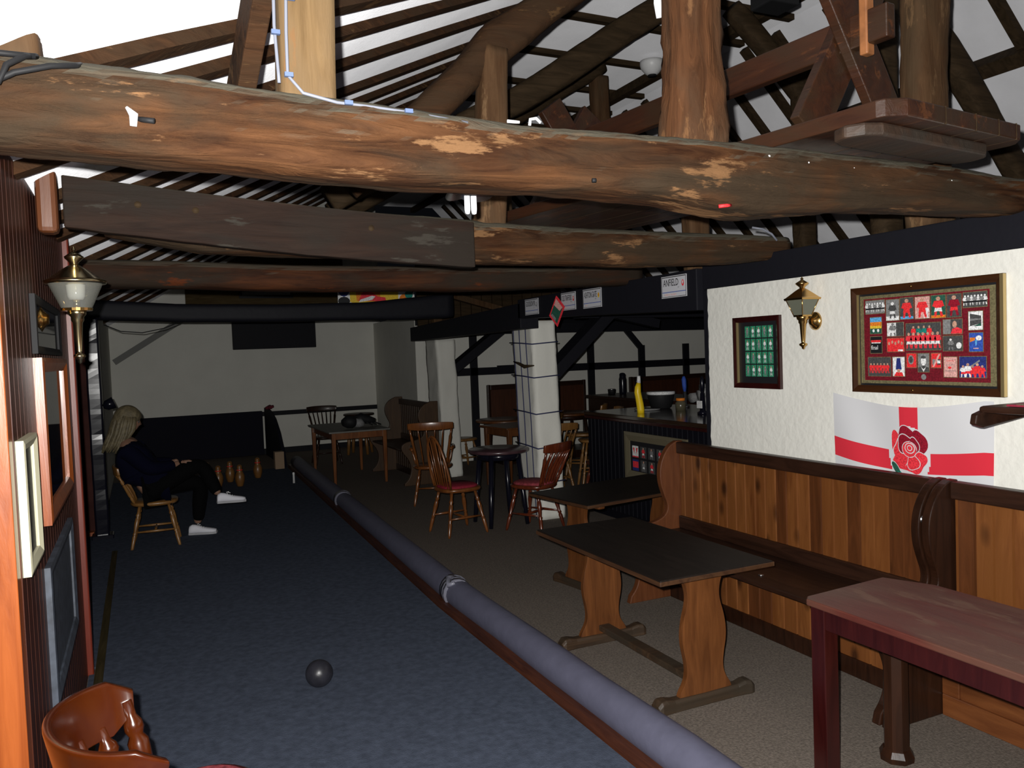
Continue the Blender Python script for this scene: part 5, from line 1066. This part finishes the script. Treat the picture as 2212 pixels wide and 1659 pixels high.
# one continuous body: pelvis, torso, neck, arms with hands, legs   (local, +X forward)
Vv=[];Ee=[];Rr=[]
def nd(p,r,par=None):
    Vv.append(V(p)); Rr.append(r)
    if par is not None: Ee.append((par,len(Vv)-1))
    return len(Vv)-1
pel=nd((-.03,0,.57),(.10,.13)); ab=nd((-.09,0,.70),(.10,.12),pel); ch=nd((-.17,0,.86),(.115,.15),ab); up=nd((-.22,0,.98),(.085,.13),ch); nk=nd((-.225,0,1.05),.05,up); hd0=nd((-.215,0,1.11),.048,nk); 
for s_ in(-1,1):
    hip=nd((-.03,s_*.085,.55),.09,pel)
    if s_<0: # near leg crossed over
        k=nd((.20,-.10,.66),.085,hip); k2=nd((.40,-.04,.735),.066,k); kk=nd((.46,-.03,.70),.060,k2); c1=nd((.50,-.08,.58),.056,kk); an=nd((.575,-.15,.44),.036,c1); 
    else:
        k=nd((.20,.10,.565),.085,hip); kk=nd((.40,.13,.555),.066,k); kk2=nd((.42,.14,.49),.06,kk); c1=nd((.40,.17,.32),.056,kk2); an=nd((.385,.20,.115),.036,c1)
    sh_=nd((-.21,s_*.17,.955),.062,up); el=nd((-.02,s_*.235,.76),.045,sh_); wr=nd((.18,s_*.12+.0,.765),.030,el)
    pm=nd((.235,s_*.085,.78),(.030,.020),wr)
body=skin_mesh('body',Vv,Ee,Rr,m_skin,per)
# hands: palm and five bent fingers
def hand(base,fwd,side,upv,par):
    f,sd,u=V(fwd).normalized(),V(side).normalized(),V(upv).normalized(); vs=[V(base),V(base)+f*.05]; es=[(0,1)]; rs=[(.024,.016),(.034,.014)]
    for k,(o,L) in enumerate(((-.030,.062),(-.010,.072),(.010,.068),(.029,.052))):
        a=V(base)+f*.085+sd*o; b=a+f*L*.45-u*.012; c=b+f*L*.30-u*.028
        i=len(vs); vs+= [a,b,c]; es+=[(1,i),(i,i+1),(i+1,i+2)]; rs+=[.0105,.0085,.007]
    a=V(base)+f*.03-sd*.034; b=a+f*.028-sd*.018-u*.01; i=len(vs); vs+=[a,b]; es+=[(0,i),(i,i+1)]; rs+=[.011,.008]
    return skin_mesh('hand',vs,es,rs,m_skin,par,0,1)
hand((.245,-.08,.785),(1,.15,.05),(0,1,0),(0,0,1),per); hand((.245,.08,.70),(.9,-.3,-.1),(0,1,0),(0,0,1),per)
# head with face
hc=V((-.185,0,1.205))
mb=MB(); R=[]; n=28
for i in range(1,22):
    a=-PI/2+PI*i/22; z=math.sin(a); r=math.cos(a); ring=[]
    for j in range(n):
        t_=2*PI*j/n; cx,sy=math.cos(t_),math.sin(t_)
        jaw=1-.28*max(0,-z)**1.2
        x=cx*r*.098*jaw; y=sy*r*.074*jaw; zz=z*.118
        if cx>.55:
            x+=.022*math.exp(-((z+.12)/.13)**2)*math.exp(-(sy/.16)**2)   # nose
            x+=.006*math.exp(-((z+.48)/.08)**2)*math.exp(-(sy/.3)**2)     # lips
            x-=.006*math.exp(-((z-.05)/.10)**2)*(math.exp(-((abs(sy)-.42)/.14)**2)) # sockets
            x+=.008*math.exp(-((z+.82)/.12)**2)
        if cx>0 and z<0: x+=.010*(-z)
        ring.append((hc.x+x,hc.y+y,hc.z+zz))
    R.append(ring)
mb.rings(R,None); T_=Matrix.Translation(hc)@Matrix.Rotation(math.radians(10),4,'Y')@Matrix.Translation(-hc)
o=mb.build('head',m_skin,per); o.data.transform(T_)
for s_ in(-1,1):
    mb=MB(); e=T_@(hc+V((.083,s_*.030,.006))); mb.lathe([(0,.002),(.2,.009),(.5,.012),(.8,.009),(1,.002)],e-V((.012,0,0)),e+V((.012,0,0)),None,12); mb.build('eye',c_dgry,per)
    mb=MB(); e=T_@(hc+V((-.005,s_*.076,-.01))); mb.lathe([(0,.018),(.5,.028),(1,.02)],e,e+V((0,s_*.014,0)),None,12); mb.build('ear',m_skin,per)
# hair: cap with long locks to the shoulders
mb=MB(); R=[]
for i in range(0,19):
    a=PI/2-.02-(PI*.58)*i/18; z=math.sin(a); r=math.cos(a); ring=[]
    for j in range(32):
        t_=2*PI*j/32; cx,sy=math.cos(t_),math.sin(t_); f=1.0+.05*nz(t_*3,z*3)
        low=max(0,-z); front=max(0,cx)
        x=cx*r*.128*f-.016-(.05*front*min(1,low*3+max(0,(.35-z))*1.2)); y=sy*r*.108*f; zz=z*.142+.012
        ring.append((hc.x+x,hc.y+y,hc.z+zz))
    R.append(ring)
mb.rings(R,None)
rnd=random.Random(3)
for k in range(64):
    t_=lerp(.35*PI,1.65*PI,k/63)+rnd.uniform(-.05,.05); r=.102+rnd.uniform(-.01,.01); x,y=math.cos(t_)*r*1.18,math.sin(t_)*r*.98
    L=rnd.uniform(.22,.30) if math.cos(t_)<.2 else rnd.uniform(.13,.19)
    p=[hc+V((x*.9-.008,y*.9,.05)),hc+V((x-.012,y,-.02)),hc+V((x*1.05-.02,y*1.06,-.02-L*.4)),hc+V((x*1.08-.045,y*1.08,-.02-L*.8)),hc+V((x*1.0-.07,y*1.02,-.02-L))]
    mb.tube(p,[.014,.018,.018,.013,.004],None,7)
mb.build('hair',m_hair,per).data.transform(T_)
# clothes
Vv=[];Ee=[];Rr=[]
pel=nd((-.05,0,.56),(.175,.19)); ab=nd((-.10,0,.69),(.18,.19),pel); ch=nd((-.17,0,.84),(.175,.20),ab); up=nd((-.22,0,.97),(.125,.17),ch); nk=nd((-.225,0,1.03),.066,up)
for s_ in(-1,1):
    sh_=nd((-.215,s_*.17,.95),.085,up); el=nd((-.03,s_*.24,.755),.078,sh_); wr=nd((.165,s_*.13,.765),.055,el); nd((.19,s_*.12,.768),.05,wr)
hem=nd((.08,0,.57),(.13,.17),pel)
skin_mesh('jumper',Vv,Ee,Rr,m_navy,per)
Vv=[];Ee=[];Rr=[]
pel=nd((-.04,0,.54),(.135,.165))
hip=nd((.0,-.09,.55),.105,pel); k=nd((.20,-.10,.665),.10,hip); k2=nd((.40,-.05,.74),.082,k); kk=nd((.465,-.04,.70),.075,k2); c1=nd((.505,-.09,.58),.072,kk); an=nd((.565,-.14,.455),.052,c1)
hip=nd((.0,.09,.53),.105,pel); k=nd((.20,.10,.56),.095,hip); kk=nd((.40,.13,.55),.082,k); kk2=nd((.425,.14,.48),.074,kk); c1=nd((.405,.17,.32),.07,kk2); an=nd((.39,.195,.14),.052,c1)
skin_mesh('trousers',Vv,Ee,Rr,m_trou,per)
def shoe(base,ang,yaw,par,lbl=None):
    T=Matrix.Translation(V(base))@Matrix.Rotation(yaw,4,'Z')@Matrix.Rotation(ang,4,'Y')
    prof=[(-.085,.0,.030,.050),(-.078,.0,.036,.075),(-.05,.0,.038,.088),(-.02,.0,.036,.084),(.02,.0,.039,.070),(.06,.0,.043,.055),(.11,.0,.046,.046),(.15,.0,.042,.038),(.178,.004,.028,.026)]
    mb=MB(); R=[]
    for x,z0,w,h in prof:
        ring=[]
        for j in range(16):
            a=2*PI*j/16; c,s_=math.cos(a),math.sin(a); q=(abs(c)**2.6+abs(s_)**2.6)**(-1/2.6)
            ring.append((x,w*c*q*(1 if s_<0 else .9),z0+h/2+h/2*s_*q+.012))
        R.append(ring)
    mb.rings(R,m_shoe,True); o=mb.build('trainer',m_shoe,par); o.data.transform(T)
    mb=MB(); R=[]
    for x,z0,w,h in prof: R.append([(x*1.03,-w*1.06,0),(x*1.03,w*1.06,0),(x*1.03,w*1.06,.020+z0),(x*1.03,-w*1.06,.020+z0)])
    mb.rings(R,None,False); s2=mb.build('sole',mat('grey_sole',(.38,.38,.40),.7),o); s2.data.transform(T)
    mb=MB()
    for k in range(4): x=.01+.022*k; mb.tube([(x,-.034,.073-.007*k),(x+.004,0,.088-.008*k),(x,.034,.073-.007*k)],.0035,None,6)
    mb.tube([(.005,0,.09),(.02,-.02,.10),(.035,-.035,.098)],.003,None,5); mb.tube([(.005,0,.09),(.0,-.02,.105),(.02,-.04,.112)],.003,None,5)
    s3=mb.build('laces',c_wht,o); s3.data.transform(T)
shoe((.385,.20,.012),0,-.30,per); shoe((.635,-.175,.362),math.radians(2),.05,per)
